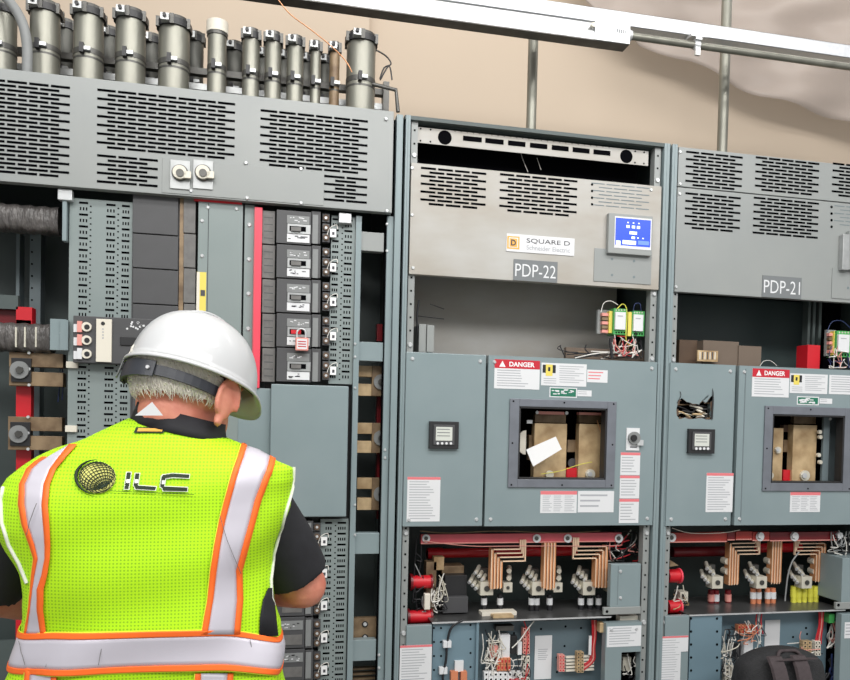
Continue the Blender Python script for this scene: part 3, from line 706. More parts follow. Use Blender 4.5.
# top lip and perforated header bar
m = MB(); m.box(xa, xb, -.012, .02, ZT-.012, ZT, 'paint_shade'); m.box(P(414, 350, 0).x, xs1, .05, .07, ZT-.04, ZT-.006, 'paint_shade'); m.build('top_frame', c2)
zb0 = (P(420, 141, 0).z+P(640, 164, 0).z)/2; zb1 = (P(420, 124.7, 0).z+P(640, 150, 0).z)/2
m = MB(); x0, x1 = P(417, 140, 0).x, P(650, 160, 0).x; m.box(x0, x1, .012, .016, zb0, zb1, 'paint_stained_lit'); zm = (zb0+zb1)/2
for px in (445.5, 628.3): m.disc((P(px, 145, 0).x, .012, zm), .0225, 'hole', .0008, 28)
for a, b in ((463.6, 482.5), (486, 504.5), (509, 526.5), (531, 548.5), (553, 570), (574, 591), (595, 612)): m.quad(P(a, 150, 0).x, P(b, 150, 0).x, zm-.004, zm+.012, .0113, 'hole')
for k in range(26): m.quad(P(455+6.2*k, 150, 0).x, P(455.8+6.2*k, 150, 0).x, zm+.022, zm+.0245, .0113, 'hole')
for px in (421, 431, 637, 646):
    for dz in (-.018, .02): m.disc((P(px, 148, 0).x, .012, zm+dz), .003, 'hole', .0008, 8)
m.build('header_bar', c2)
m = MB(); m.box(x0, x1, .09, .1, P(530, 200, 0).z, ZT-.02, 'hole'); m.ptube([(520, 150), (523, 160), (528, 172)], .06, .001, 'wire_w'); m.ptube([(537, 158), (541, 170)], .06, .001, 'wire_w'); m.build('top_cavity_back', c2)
# upper cover
zc1 = (P(412, 163.5, 0).z+P(652, 187, 0).z)/2; zc0 = (P(412, 274.6, 0).z+P(654, 290.6, 0).z)/2
m = MB(); m.box(xs0, xs1, -.012, .012, zc0, zc1, 'paint_stained_lit')
pslots(m, 420.5, 169, 488, 208, -.012, px=.056, pz=.0122); pslots(m, 499.5, 176, 579, 215, -.012, px=.056, pz=.0122)
pslots(m, 591, 184, 651, 209, -.012, px=.052, pz=.0122, mt='paint_in', h=.003)
for k in range(4): m.pdisc(592, 184.5+6.6*k, -.012, 1.2, 'hole', .0008, 8)
for q in ((412, 168), (413, 268), (412, 215), (651, 190)): screw(m, *q, -.012)
cov = m.build('upper_cover', c2, bevel=.0015)
m = MB(); m.pbox(594, 250, 651.5, 283, -.0145, -.012, 'paint_lit')
for q in ((612, 259), (634, 261), (612, 275), (634, 277)): m.pdisc(*q, -.0145, 1.2, 'paint_in', .0006, 8)
m.build('access_plate', cov, bevel=.001)
# touch display
m = MB(); m.pbox(608.5, 214.5, 652.5, 254.5, -.03, -.012, 'paint_lit'); dsp = m.build('touch_display', cov, bevel=.002)
m = MB(); m.pquad(614.5, 217.5, 651.5, 249, -.0308, 'label'); m.pquad(615.5, 219, 650.5, 246, -.0314, 'screen')
m.pquad(616, 240.5, 620.5, 245, -.032, 'screen_white'); m.pquad(622.5, 240.5, 636, 244.5, -.032, 'screen_white'); m.pquad(638, 241, 649, 245, -.032, 'screen_blue')
for q in ((628, 226.5), (633.5, 227), (638.5, 227.5)): m.pquad(q[0]-1.6, q[1]-1.4, q[0]+1.6, q[1]+1.4, -.032, 'screen_white')
for q in ((628, 222.5), (633.5, 223), (639, 223.5), (638, 238), (643, 238.5)): m.pquad(q[0]-.8, q[1]-.6, q[0]+.8, q[1]+.6, -.032, 'screen_white')
m.pquad(629.5, 231.5, 637, 234.5, -.032, 'screen_white'); m.pquad(631.5, 236.5, 635, 239, -.032, 'screen_white')
m.build('screen', dsp)
# maker plate
m = MB(); m.pbox(506.5, 236, 574.5, 253.5, -.0145, -.012, 'label'); Yl = -.0149
m.pquad(507.2, 236.2, 519.5, 249, Yl, 'orange_logo'); m.pquad(508.8, 237.6, 518, 247.6, Yl-.0003, 'label'); m.pquad(509.6, 238.4, 517.2, 246.9, Yl-.0006, 'orange_logo')
m.ptext('D', 511, 239.6, 516, 245.6, Yl-.0007, 'print_dark', bold=.03)
m.ptext('SQUARE D', 526.5, 239.8, 570, 245, Yl, 'print_dark'); m.ptext('Schneider Electric', 526.5, 246.6, 570, 251.2, Yl, 'print')
m.build('maker_plate', cov)
nameplate(cov, 513.5, 260.5, 557.5, 281.5, 'PDP-22', -.012)
# upper recess
m = MB(); z0 = P(530, 358, 0).z; m.box(xs0+.02, xs1-.02, .26, .27, z0-.05, zc0+.05, 'paint_stained_lit')  # paler paint puts the light on the recess back into its colour
m.build('recess_back', c2)
m = MB(); m.box(P(414, 300, 0).x, P(416, 300, 0).x, .03, .29, z0-.02, zc0+.05, 'paint_shade'); m.box(P(414, 300, 0).x, P(648, 300, 0).x, -.0, .26, z0-.03, z0-.022, 'paint_shade'); m.build('recess_liner', c2)
m = MB(); m.pbox(419, 324, 426, 352, .04, .14, 'paint_lit'); m.pbox(427, 325, 434, 352, .035, .14, 'paint_lit'); m.ptube([(419, 300), (417, 320), (419, 345)], .05, .003, 'wire_k'); m.ptube([(430, 304), (444, 309)], .1, .0015, 'wire_k'); m.ptube([(418, 316), (444, 319)], .1, .0015, 'wire_k')
m.build('bracket', c2, bevel=0)
def greenmodule(c, px, py0, py1, w, Y):
    m = MB(); m.pbox(px, py0, px+w, py1, Y, Y+.05, 'green'); m.pbox(px+w*.14, py0+3.5, px+w*.9, py1-5, Y-.008, Y, 'label')
    for k in range(4): m.pdisc(px+w*(.2+.2*k), py1-2, Y, .9, 'hole', .0008, 6); m.pdisc(px+w*(.2+.2*k), py0+1.6, Y, .8, 'lug', .0008, 6)
    m.pquad(px+w*.3, py0+7, px+w*.7, py0+8, Y-.0086, 'print'); m.build('green_module', c, bevel=0)
def terminal(c, px0, py0, px1, py1, Y):
    m = MB(); m.pbox(px0, py0, px1, py1, Y, Y+.012, 'paint_lit'); w = px1-px0
    for k in range(5): m.pbox(px0+w*.3, py0+3+4.2*k, px0+w*.75, py0+6+4.2*k, Y-.014, Y, 'bus_dark' if k % 2 else 'wire_p')
    m.pbox(px0+w*.75, py0+1, px1, py1-1, Y-.02, Y, 'yellow'); m.build('terminal_block', c)
terminal(c2, 597.5, 310, 613, 334, .06); greenmodule(c2, 613.5, 308.5, 334.5, 13.5, .03); thick(628, 312, 631.5, 336, .03, .06, 'yellow', 'terminal_end', c2, 0); greenmodule(c2, 632, 311, 336, 12.5, .03)
m = MB(); wirebunch(m, 608, 332, 636, 356, .02, 16, 4, ['wire_w', 'wire_w', 'wire_r', 'wire_p', 'wire_p'], .0016)
wirebunch(m, 632, 330, 641, 358, .03, 7, 5, ['wire_w', 'wire_k', 'wire_k'], .0016)
m.ptube([(601, 312), (604, 303), (611, 301), (618, 305)], .02, .0014, 'wire_w'); m.ptube([(617, 309), (623, 304), (627, 312), (626, 340), (632, 346)], .02, .0016, 'wire_y'); m.ptube([(633, 312), (635, 304), (640, 304), (641, 311)], .02, .0014, 'wire_b')
m.ptube([(610, 338), (612, 358)], .01, .005, 'wire_k', n=8); m.ptube([(600, 357), (560, 350), (561, 345)], .02, .0015, 'wire_k'); m.ptube([(560, 346), (565, 357)], .02, .002, 'wire_k')
m.ptube([(575, 358), (600, 353), (630, 353), (642, 350)], .02, .002, 'wire_w'); wirebunch(m, 565, 351, 641, 359, .04, 14, 9, ['wire_k', 'wire_w', 'bus_dark', 'wire_k'], .002, sag=2)
tag(m.build('wiring', c2), kind='stuff')
m = MB(); m.pbox(566, 349, 648, 360, .08, .1, 'cardboard'); m.build('insulation_sheet', c2)
# doors
z1 = (P(414, 352.1, YD).z+P(655, 362, YD).z)/2; z0 = (P(404, 526.5, YD).z+P(655, 525.3, YD).z)/2
xdl = P(404.4, 440, YD).x; xm0 = P(484.3, 440, YD).x; xm1 = P(486.6, 440, YD).x; xdr = P(655, 440, YD).x
dl = doorpanel(c2, xdl, xm0, z0, z1); dl['label'] = 'narrow left door with small power meter'
meter(dl, 429.5, 421.5, 458.8, 448.8); sticker(dl, 'instruction_label', 407, 477, 440, 521.5, YD, 'pinkhead', 15, hh=.06)
hi = RB(518, 407, 606, 480, YD)
dr = doorpanel(c2, xm1, xdr, z0, z1, hi); frame(dr, (508.5, 400, 614.8, 487.5), (518, 407.5, 606, 479.5))
danger(dr, 494.3, 360, 539.6, 389); nec(dr, 541.3, 363.5, 586.5, 386); sticker(dr, 'small_label', 587, 370, 607.5, 382.5, YD, None, 3, pr='pinkhead'); greenlab(dr, 549.5, 387.5, 577, 397.5); sticker(dr, 'small_label', 577.3, 390.3, 591.5, 396.3, YD, None, 2)
sticker(dr, 'table_label', 540.3, 491, 576.7, 513, YD, 'pinkhead', 9, hh=.16, cols=3); sticker(dr, 'table_label', 577.8, 491, 613.7, 512.3, YD, None, 3)
for a, b in ((452.5, 475), (475.5, 498.3), (498.8, 523)): sticker(dr, 'instruction_label', 620.5-(a-450)*.03, a, 640-(a-450)*.03, b, YD, 'pinkhead', 6, hh=.12)
m = MB(); m.pbox(626.5, 428, 639.5, 450.5, YD-.003, YD, 'label'); m.pdisc(633.5, 438, YD-.003, 5.8, 'strip', .01, 20); m.pdisc(633.5, 438, YD-.013, 3, 'black', .006, 14); m.pbox(637.5, 440, 643.5, 445.5, YD-.012, YD, 'zinc'); m.pquad(630, 446.5, 637, 447.7, YD-.0034, 'print_dark'); m.build('key_lock', dr)
# behind the window
def winback(c, px0, py0, px1, py1):
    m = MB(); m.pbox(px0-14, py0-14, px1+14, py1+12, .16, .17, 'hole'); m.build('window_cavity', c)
winback(c2, 518, 407, 606, 480)
YB = .05
m = MB(); m.pbox(534, 423.5, 566.3, 488, YB, YB+.03, 'bus'); m.pbox(578.5, 424, 603.5, 488, YB, YB+.03, 'bus'); m.pbox(535, 414, 566, 423, YB+.04, YB+.06, 'bus_dark'); m.pbox(579, 414, 603, 423, YB+.04, YB+.06, 'bus_dark')
m.pdisc(549, 474.5, YB, 4, 'lug', .008, 12); m.pdisc(589.5, 474, YB, 4.6, 'lug', .01, 12); m.pdisc(589.5, 474, YB-.01, 2.4, 'zinc', .006, 6); m.build('bus_bar', c2, bevel=.001)
m = MB(); m.pbox(538, 411.5, 564.5, 414.5, YB, YB+.02, 'wire_p'); m.pbox(579, 412.5, 602, 415, YB, YB+.02, 'wire_p'); m.pdisc(537, 412.5, YB, 1.6, 'zinc'); m.pdisc(566.5, 413, YB, 1.6, 'zinc'); m.pbox(527, 420, 532.5, 423.5, YB, YB+.01, 'zinc'); m.pbox(529, 435, 532, 460, YB+.02, YB+.04, 'bus_dark'); m.build('insulator_bar', c2)
m = MB(); g = []
p = P(526, 442.5, YB)
for k in range(13): a = PI/2+PI*k/12; g.append((p.x+.030*math.cos(a), p.z+.041*math.sin(a)))
m.poly(g[::-1], YB, YB+.008, 'offwhite'); m.build('dial_disc', c2)
m = MB(); m.pbox(566.3, 468, 577.5, 490, YB+.01, YB+.03, 'red'); m.build('phase_bar', c2); m = MB(); m.pbox(567.5, 440, 577, 452, YB+.03, YB+.05, 'bus_dark'); m.pdisc(572, 463, YB+.03, 4.5, 'brk', .006, 14); m.build('spacer', c2)
m = MB(); m.ptube([(541, 474), (560, 471), (578, 465), (592, 462)], YB-.015, .0012, 'wire_y', n=5); m.ptube([(597, 420), (600, 430), (603, 440)], YB-.01, .001, 'copper', n=5); tag(m.build('wiring', c2), kind='stuff')
m = MB(); q = [(526.2, 449.6), (533.2, 466.5), (561.7, 449.2), (555.8, 436.6)]; pp = [P(a, b, .0) for a, b in q]; m.poly([(v.x, v.z) for v in pp], .0, .0015, 'white'); o = m.build('paper_slip', None); tag(o, 'blank white paper slip tilted inside the PDP-22 door window', 'paper')
# ---- lower bus compartment, shared layout drawn from a list
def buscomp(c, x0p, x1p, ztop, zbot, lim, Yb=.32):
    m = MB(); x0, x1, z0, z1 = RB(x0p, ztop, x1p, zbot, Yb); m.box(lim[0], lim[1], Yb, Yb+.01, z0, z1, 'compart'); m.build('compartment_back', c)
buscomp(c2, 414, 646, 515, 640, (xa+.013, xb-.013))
def hbar(c, px0, py0, px1, py1, Y, d, mt, name='bus_bar', discs=(), edge='wire_p'):
    m = MB(); m.pbox(px0, py0, px1, py1, Y, Y+d, mt); m.pbox(px0, py1-1.2, px1, py1, Y-.002, Y, edge)
    for q in discs: m.pdisc(q, (py0+py1)/2, Y, 4, 'label', .005, 16); m.pdisc(q, (py0+py1)/2, Y-.005, 2, 'galv_dark', .003, 8)
    m.build(name, c, bevel=.001)
hbar(c2, 421, 533.5, 621.5, 543, .06, .02, 'red_pink', discs=(426, 536.5, 567.5, 618.5))
m = MB(); a = P(427, 552.5, .2); b = P(576, 552, .2); zz = (a.z+b.z)/2; m.cyl((a.x, .2, zz), (b.x, .2, zz), .0165, 'red_mid', 16); m.cyl((a.x, .2, zz), (a.x+.055, .2, zz), .02, 'red', 16); m.build('insulated_bar', c2)
copperbend(c2, 'L', 490.5, 503, 549, 589, 520, .05); copperbend(c2, 'S', 543.5, 556, 543, 590, None, .05); copperbend(c2, 'L', 595, 608, 546, 588, 578, .05)
for px in (486, 537.5, 588): luggrp(c2, px, 588, .08, s=1.3)
for px in (507, 557, 612 if 0 else 603): small_lug(c2, px+ (0 if px != 603 else 8), 587, .09)
for px, mt in ((484, 'wire_k'), (500, 'wire_k'), (531.5, 'wire_k'), (536.5, 'wire_k'), (549.5, 'wire_k'), (581, 'wire_k'), (590, 'wire_k'), (598.5, 'wire_k')): cable(c2, px, 594, 609, .1, mt)
# left column of the compartment
m = MB(); m.pbox(426, 562, 436, 612, .1, .14, 'bus_dark'); m.pbox(434, 557, 444, 570, .1, .13, 'bus'); m.build('support_column', c2)
for y in (582, 617): 
    m = MB(); a = P(412 if y < 600 else 409, y, .08); b = P(430, y, .08); m.cyl(a, (b.x, .08, a.z), .022, 'red', 14); m.cyl((a.x-.008, .08, a.z), (a.x, .08, a.z), .028, 'red_dark', 14); m.cyl((b.x, .08, a.z), (b.x+.006, .08, a.z), .026, 'red_dark', 14); m.build('standoff_insulator', c2)
m = MB(); m.pbox(424.5, 594, 430.5, 610, .05, .07, 'offwhite'); m.build('resistor', c2, bevel=.003)
m = MB(); wirebunch(m, 433, 573, 445, 613, .08, 22, 12, ['wire_w', 'lug', 'wire_w', 'wire_k'], .002, sag=3); wirebunch(m, 413, 530, 424, 612, .06, 9, 13, ['wire_k', 'galv', 'wire_k'], .002, sag=3)
wirebunch(m, 604, 530, 639, 561, .08, 26, 14, ['wire_k', 'wire_k', 'wire_w', 'wire_r', 'wire_p', 'wire_k'], .0022, sag=3)
m.ptube([(424, 541), (470, 546), (520, 546), (600, 546), (622, 545)], .05, .0015, 'wire_p'); m.ptube([(420, 531), (450, 533), (500, 531), (560, 533), (600, 531)], .045, .0015, 'bus_dark'); tag(m.build('wiring', c2), kind='stuff')
m = MB(); m.pbox(445, 575.5, 467, 596, .1, .2, 'black'); m.pbox(443, 597, 468, 613, .08, .16, 'brk'); m.pbox(442, 566, 464, 574, .14, .2, 'bus_dark'); m.build('contactor', c2, bevel=.001)
def shelf(c, px0, px1, yf, ybk, Yf, Yb2, pxl=None):
    x0, x1, _, _ = RB(px0, yf-1, px1, yf+1, Yf); z = P((px0+px1)/2, yf, Yf).z
    m = MB(); m.box(x0, x1, Yf, Yb2, z-.003, z, 'shelf'); m.box(x0, x1, Yf-.002, Yf+.001, z-.0045, z+.0005, 'zinc'); m.build('shelf', c); return z
zsh = shelf(c2, 432, 611, 619.3, 606, -.004, .25)
m = MB(); xx0, xx1 = P(478, 609, .1).x, P(512, 609, .1).x; m.box(xx0, xx1, .05, .09, zsh, zsh+.012, 'offwhite'); m.box(xx0+.03, xx1-.02, .02, .05, zsh, zsh+.008, 'bus'); m.build('spacer_block', c2)
m = MB(); m.pbox(610.5, 564, 640.5, 607, -.01, .015, 'paint'); m.pbox(603.5, 607, 641, 614.5, -.012, .0, 'paint_lit'); m.pquad(617.5, 566, 618.2, 605, -.0106, 'paint_in')
for q in ((620.5, 571.5), (620.5, 598)): screw(m, *q, -.01)
m.pdisc(607, 611.5, -.012, 1.4, 'hole', .0008, 8); m.build('junction_box', c2, bevel=.002)
# lower right door with window
hi = RB(621, 652, 640, 690, YD); x0, x1, _, _ = RB(605.5, 640, 641, 660, YD); zz1 = P(620, 623, YD).z
ld = doorpanel(c2, x0, x1, .12, zz1, (hi[0], hi[1], hi[2], hi[3])); sticker(ld, 'instruction_label', 607, 626, 641, 646.5, YD, None, 7)
m = MB(); m.pbox(612, 645, 637, 700, .08, .09, 'hole'); m.pbox(623, 657, 631, 671, .03, .06, 'lug'); wirebunch(m, 621, 653, 638, 682, .02, 8, 21, ['wire_w', 'wire_k', 'wire_k'], .002, sag=3); m.pbox(620, 616, 640, 622, .02, .05, 'offwhite'); m.build('relay', c2)
# lower left cover with label
m = MB(); x0, x1, _, _ = RB(406, 640, 431.5, 660, YD+.01); m.box(x0, x1, YD+.01, YD+.03, .12, P(418, 625.5, YD+.01).z, 'paint'); ll = m.build('lower_cover', c2, bevel=.002)
sticker(ll, 'instruction_label', 399.5, 645, 431.5, 690, YD+.009, 'pinkhead', 15, hh=.05)
for q in ((402, 633), (402, 642)): pass
# lower equipment panels
m = MB(); x0, x1, _, _ = RB(432.5, 640, 477, 660, .01); m.box(x0, x1, .01, .03, .12, P(450, 622, .01).z, 'paint_blue')
for i in range(3):
    for j in range(5): m.pdisc((434, 441, 470.5)[i], 628+14*j-(3 if i == 2 else 0), .01, 1.1, 'hole', .0006, 8)
m.build('mounting_panel', c2)
m = MB(); m.ptube([(463, 620), (454, 625), (449.5, 632), (447, 645), (446, 660), (443, 674), (443, 684)], -.004, .0042, 'wire_k', n=8, smoothn=5); m.build('black_cable', c2)
for q in ((447.5, 644.5), (443.5, 671)):
    m = MB(); m.pbox(q[0]-4, q[1]-3.4, q[0]+4, q[1]+3.4, -.008, .009, 'label'); m.build('cable_clip', c2, bevel=.001)
m = MB(); m.pbox(455, 661, 463.5, 672, .0, .01, 'label'); m.pbox(451, 672, 458, 690, -.01, .01, 'wire_o'); m.pbox(461, 672, 467, 690, -.01, .01, 'wire_o'); m.build('terminal_block', c2)
m = MB(); x0, x1, _, _ = RB(477.5, 640, 605, 660, .07); m.box(x0, x1, .07, .08, .12, P(540, 621, .07).z, 'paint_blue2')
for q in ((514, 633), (541, 629), (565.5, 626.5), (564.5, 646), (557, 657.5), (557, 672), (581, 628), (500, 628)): m.pdisc(*q, .07, 1.1, 'hole', .0006, 8)
x0, x1, _, _ = RB(476, 640, 478.5, 660, .0); m.box(x0, x1, .0, .08, .12, P(477, 622, .0).z, 'paint_blue'); m.build('mounting_panel', c2)
sticker(c2, 'paper_label', 534.5, 635.5, 551.5, 679, .068, None, 0, base='label')
m = MB()
for k in range(6): m.pquad(538, 649+2*k, 548-(k % 3), 649.7+2*k, .0668, 'print')
m.build('fine_print', c2)
m = MB(); m.pbox(500, 635, 510, 658, .03, .06, 'label'); m.pbox(496, 626, 514, 631, .03, .06, 'galv_dark'); m.pbox(511, 636, 517, 654, .04, .06, 'black'); m.pbox(518, 642, 522, 655, .03, .05, 'label'); m.pbox(490, 646, 498, 658, .03, .06, 'wire_p'); m.build('control_relay', c2, bevel=.001)
m = MB(); termblocks(m, 497, 658, 511, 671, .02, 4, 2, 'wire_o', 'danger'); termblocks(m, 523, 628, 530, 654, .03, 2, 7, 'wire_p', 'hole'); termblocks(m, 523, 656, 530, 682, .03, 2, 6, 'offwhite', 'hole'); termblocks(m, 484, 672, 522, 682, .02, 8, 2, 'white', 'hole'); m.build('terminal_block', c2)
m = MB(); wirebunch(m, 482, 628, 502, 680, .03, 34, 31, ['wire_w', 'wire_w', 'wire_k', 'lug', 'wire_w'], .0019, sag=4); wirebunch(m, 505, 656, 530, 680, .02, 16, 33, ['wire_w', 'wire_w', 'wire_k', 'wire_r'], .0016, sag=3)
m.ptube([(512, 648), (520, 640), (527, 630), (534, 621)], .02, .002, 'wire_w'); m.ptube([(524, 621), (528, 636), (526, 655)], .03, .002, 'wire_r'); tag(m.build('wiring', c2), kind='stuff')
m = MB(); termblocks(m, 559, 655, 565, 672, .03, 2, 5, 'wire_p', 'danger')
for k in range(5): m.pbox(566, 656+3.3*k, 594, 657.8+3.3*k, .04, .05, 'offwhite')
termblocks(m, 577, 652, 584, 673, .02, 2, 6, 'bus', 'black'); m.build('terminal_row', c2)
m = MB()
for k, mt in enumerate(('wire_r', 'wire_r', 'wire_p', 'wire_r')): m.ptube([(592+1.3*k, 620), (592.5+1.2*k, 634), (591+1.2*k, 648), (589.5+1.6*k, 660), (584, 664+2*k)], .04, .0026, mt)
m.pbox(589, 636, 591.5, 655, .03, .035, 'label'); m.build('red_wires', c2)
m = MB(); m.pbox(600, 623, 605, 633, .0, .03, 'bus'); m.build('fuse_cap', c2, bevel=.003)

# ------------------------------------------------------------------ PDP-21
xa3, xb3 = XK+.001, XK+(XK-XJ)
c3 = empty('electrical_cabinet', ((xa3+xb3)/2, .3, 0), 'open grey power cabinet with PDP-21 nameplate and torn hole in its left door', 'electrical cabinet')
shell(c3, xa3, xb3); post(c3, xa3, P(670.4, 350, 0).x); post(c3, xb3-.03, xb3)
strip(c3, (670.8, 676), (158, 184, 190, 285, 360, 533, 622)); ys0 = P(670.8, 350, 0).x; ys1 = xb3-.031
zs = (P(676, 189.6, 0).z+P(850, 202.5, 0).z)/2; zc3 = (P(673, 293.3, 0).z+P(850, 302.5, 0).z)/2
m = MB(); m.box(ys0, ys1, -.012, .01, zs+.0015, ZT-.006, 'paint_lit')
for a in ((685.5, 153, 744, 189), (755, 159, 820.5, 194), (832, 164.5, 885, 199)): pslots(m, *a, -.012, px=.054, pz=.0122)
for q in ((680, 152), (680, 184)): screw(m, *q, -.012)
m.build('top_cover', c3, bevel=.0015)
m = MB(); m.box(ys0, ys1, -.012, .01, zc3, zs-.0015, 'paint_lit')
for a in ((684.8, 194, 742, 231.5), (753, 199, 820, 237)): pslots(m, *a, -.012, px=.054, pz=.0122)
pslots(m, 834, 206, 880, 228, -.012, px=.05, pz=.0122, mt='paint_in', h=.003)
for k in range(4): m.pdisc(831.5, 207+6.6*k, -.012, 1.2, 'hole', .0008, 8)
for q in ((679.5, 194), (676, 287)): screw(m, *q, -.012)
cov = m.build('upper_cover', c3, bevel=.0015)
m = MB(); m.pbox(832, 270, 890, 300, -.0145, -.012, 'paint_lit'); m.pdisc(848, 288, -.0145, 1.2, 'paint_in', .0006, 8); m.build('access_plate', cov)
m = MB(); m.pbox(843, 234, 849.5, 270, -.034, -.012, 'galv'); m.pbox(849, 232, 886, 271, -.03, -.012, 'paint_lit'); m.build('touch_display', cov, bevel=.002)
nameplate(cov, 762.3, 276.5, 801.5, 298, 'PDP-21', -.012)
z0 = P(760, 366, 0).z; m = MB(); m.box(ys0+.02, ys1-.02, .3, .31, z0-.05, zc3+.05, 'paint_in_shade'); m.build('recess_back', c3)  # recess back darkened, its shade is in the paint colour
m = MB(); m.box(P(676.5, 300, 0).x, ys1, .0, .3, z0-.03, z0-.022, 'paint_shade')
for a in (808, 813, 819): m.pbox(a, 290, a+2.5, 350, .12, .15, 'paint_shade')
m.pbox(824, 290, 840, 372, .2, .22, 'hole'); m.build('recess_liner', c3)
m = MB(); m.pbox(807.5, 345, 820, 370, .06, .12, 'red'); m.build('phase_bar', c3, bevel=.001)
m = MB(); m.pbox(703, 341, 738.5, 372, .06, .12, 'cardboard'); m.pbox(738.5, 346, 761, 372, .055, .12, 'cardboard'); m.pbox(697.5, 350.5, 718, 361.5, .04, .045, 'bus'); 
for k in range(7): m.pquad(699.5+2.5*k, 352, 700.6+2.5*k, 359.5, .0394, 'print_dark' if k % 2 else 'offwhite')

for v in m.v: v.z = max(v.z, z0-.0215)
o = m.build('cardboard_box', None); tag(o, 'dusty brown cardboard box lying in the PDP-21 cabinet recess above its doors', 'box')
m = MB(); m.pbox(679, 340, 697, 372, .1, .13, 'rust'); m.build('insulation_sheet', c3)
terminal(c3, 826.5, 330, 836, 356, .06); greenmodule(c3, 836.5, 331, 357, 14.5, .03)
m = MB(); m.ptube([(827, 332), (832, 322), (842, 321), (850, 328)], .02, .0014, 'wire_b'); wirebunch(m, 826, 342, 850, 368, .02, 12, 41, ['wire_w', 'wire_b', 'wire_b', 'wire_p'], .0016); m.ptube([(760, 366), (764, 361), (771, 361), (777, 366)], .03, .001, 'wire_w'); tag(m.build('wiring', c3), kind='stuff')
z1 = (P(675, 363.6, YD).z+P(850, 369.3, YD).z)/2; z0 = (P(665, 525.4, YD).z+P(850, 524.8, YD).z)/2
xdl = P(668.3, 440, YD).x; xm0 = P(733.2, 440, YD).x; xm1 = P(737, 440, YD).x; xdr = ys1
hi = RB(676, 395, 712.5, 420, YD)
dl = doorpanel(c3, xdl, xm0, z0, z1, hi); dl['label'] = 'narrow left door with a ragged torn cutout above the meter'
m = MB(); g = random.Random(6)      # door skin torn to a ragged outline inside the cutout
hx0, hx1, hz0, hz1 = hi; ccx, ccz = (hx0+hx1)/2, (hz0+hz1)/2-.004
rag = [(676.5, 409), (678, 400), (682, 398), (687, 402), (693, 404), (699, 404.5), (703, 401), (706, 403), (709, 400), (711.5, 396), (712, 405), (712, 419), (706, 419.5), (699, 418), (692, 419), (685, 417.5), (679, 419), (677, 416)]
rg = []
for q in rag: v = P(q[0], q[1], YD); rg.append((v.x, v.z))
rg = [rg[0]]+[v for i in range(len(rg)) for v in (((rg[i][0]+rg[(i+1) % len(rg)][0])/2+g.uniform(-.002, .002), (rg[i][1]+rg[(i+1) % len(rg)][1])/2+g.uniform(-.003, .003)), rg[(i+1) % len(rg)])][:-1]
out = []
for x, z in rg:
    dx, dz = x-ccx, z-ccz; t = min(((hx1 if dx > 0 else hx0)-ccx)/dx if abs(dx) > 1e-6 else 9e9, ((hz1 if dz > 0 else hz0)-ccz)/dz if abs(dz) > 1e-6 else 9e9); out.append((ccx+dx*t, ccz+dz*t))
n = len(rg)
for y0 in (YD, YD+.003): m.add([(x, y0, z) for x, z in rg]+[(x, y0, z) for x, z in out], [(i, (i+1) % n, n+(i+1) % n, n+i) for i in range(n)], 'paint')
for cxx, czz in ((hx0, hz0), (hx1, hz0), (hx0, hz1), (hx1, hz1)):     # corner fillets of the skin
    near = sorted(range(n), key=lambda i: (out[i][0]-cxx)**2+(out[i][1]-czz)**2)
    for i in range(n):
        a_, b_ = out[i], out[(i+1) % n]
        if (a_[0] in (hx0, hx1) or abs(a_[0]-cxx) < 1e-6) != (abs(b_[0]-cxx) < 1e-6) and abs(a_[0]-cxx) < .02 and abs(b_[0]-cxx) < .02 and abs(a_[1]-czz) < .02 and abs(b_[1]-czz) < .02:
            m.add([(a_[0], YD, a_[1]), (b_[0], YD, b_[1]), (cxx, YD, czz)], [(0, 1, 2)], 'paint')
m.add([(x, YD-.0006, z) for x, z in rg]+[(ccx+(x-ccx)*.9, YD-.001, ccz+(z-ccz)*.86) for x, z in rg], [(i, (i+1) % n, n+(i+1) % n, n+i) for i in range(n) if i % 3], 'rust')
m.build('torn_edge', dl)
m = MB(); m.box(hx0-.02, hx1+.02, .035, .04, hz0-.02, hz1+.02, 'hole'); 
for k in range(26):
    x = g.uniform(hx0, hx1); z = g.uniform(hz0, hz1-.015); m.tube([(x, .0, z), (x+g.uniform(.01, .04), -.006, z+g.uniform(-.01, .008)), (min(hx1-.002, x+g.uniform(.03, .07)), .004, z+g.uniform(-.02, .01))], g.uniform(.0015, .0045), g.choice(['bus', 'offwhite', 'black', 'bus_dark', 'black']), n=5, smoothn=2)
m.tube([(hx1-.003, YD-.001, hz0+.005), (hx1-.001, YD-.003, hz1-.01), (hx1-.003, YD-.002, hz1+.025)], lambda t: .004*(1-t)+.0006, 'black', n=5)
m.tube([(hx0+.002, YD-.001, hz1-.03), (hx0+.015, YD-.003, hz1-.005), (hx0+.012, YD-.002, hz1+.01)], .001, 'black', n=5)
m.build('torn_hole', dl)
meter(dl, 689, 429, 715, 453.5); sticker(dl, 'instruction_label', 706, 473, 732.8, 512, YD, 'pinkhead', 14, hh=.07)
hi = RB(771, 415, 843, 483, YD); dr = doorpanel(c3, xm1, xdr, z0, z1, hi); frame(dr, (763, 407, 852, 491), (771, 415, 843, 483))
m = MB(); m.box(P(743, 440, YD).x, P(743.8, 440, YD).x, YD-.0012, YD, z0+.01, z1-.01, 'paint_in'); m.build('seam_line', dr)
danger(dr, 752, 369, 789, 397); nec(dr, 790, 374, 827.5, 393.5); sticker(dr, 'instruction_label', 829, 375.5, 862, 394.5, YD, None, 7); greenlab(dr, 797, 396.5, 819, 405); sticker(dr, 'small_label', 819.5, 398.5, 832, 403.7, YD, None, 2)
sticker(dr, 'table_label', 790, 492, 820, 512, YD, 'pinkhead', 9, hh=.16, cols=3)
winback(c3, 771, 415, 843, 483)
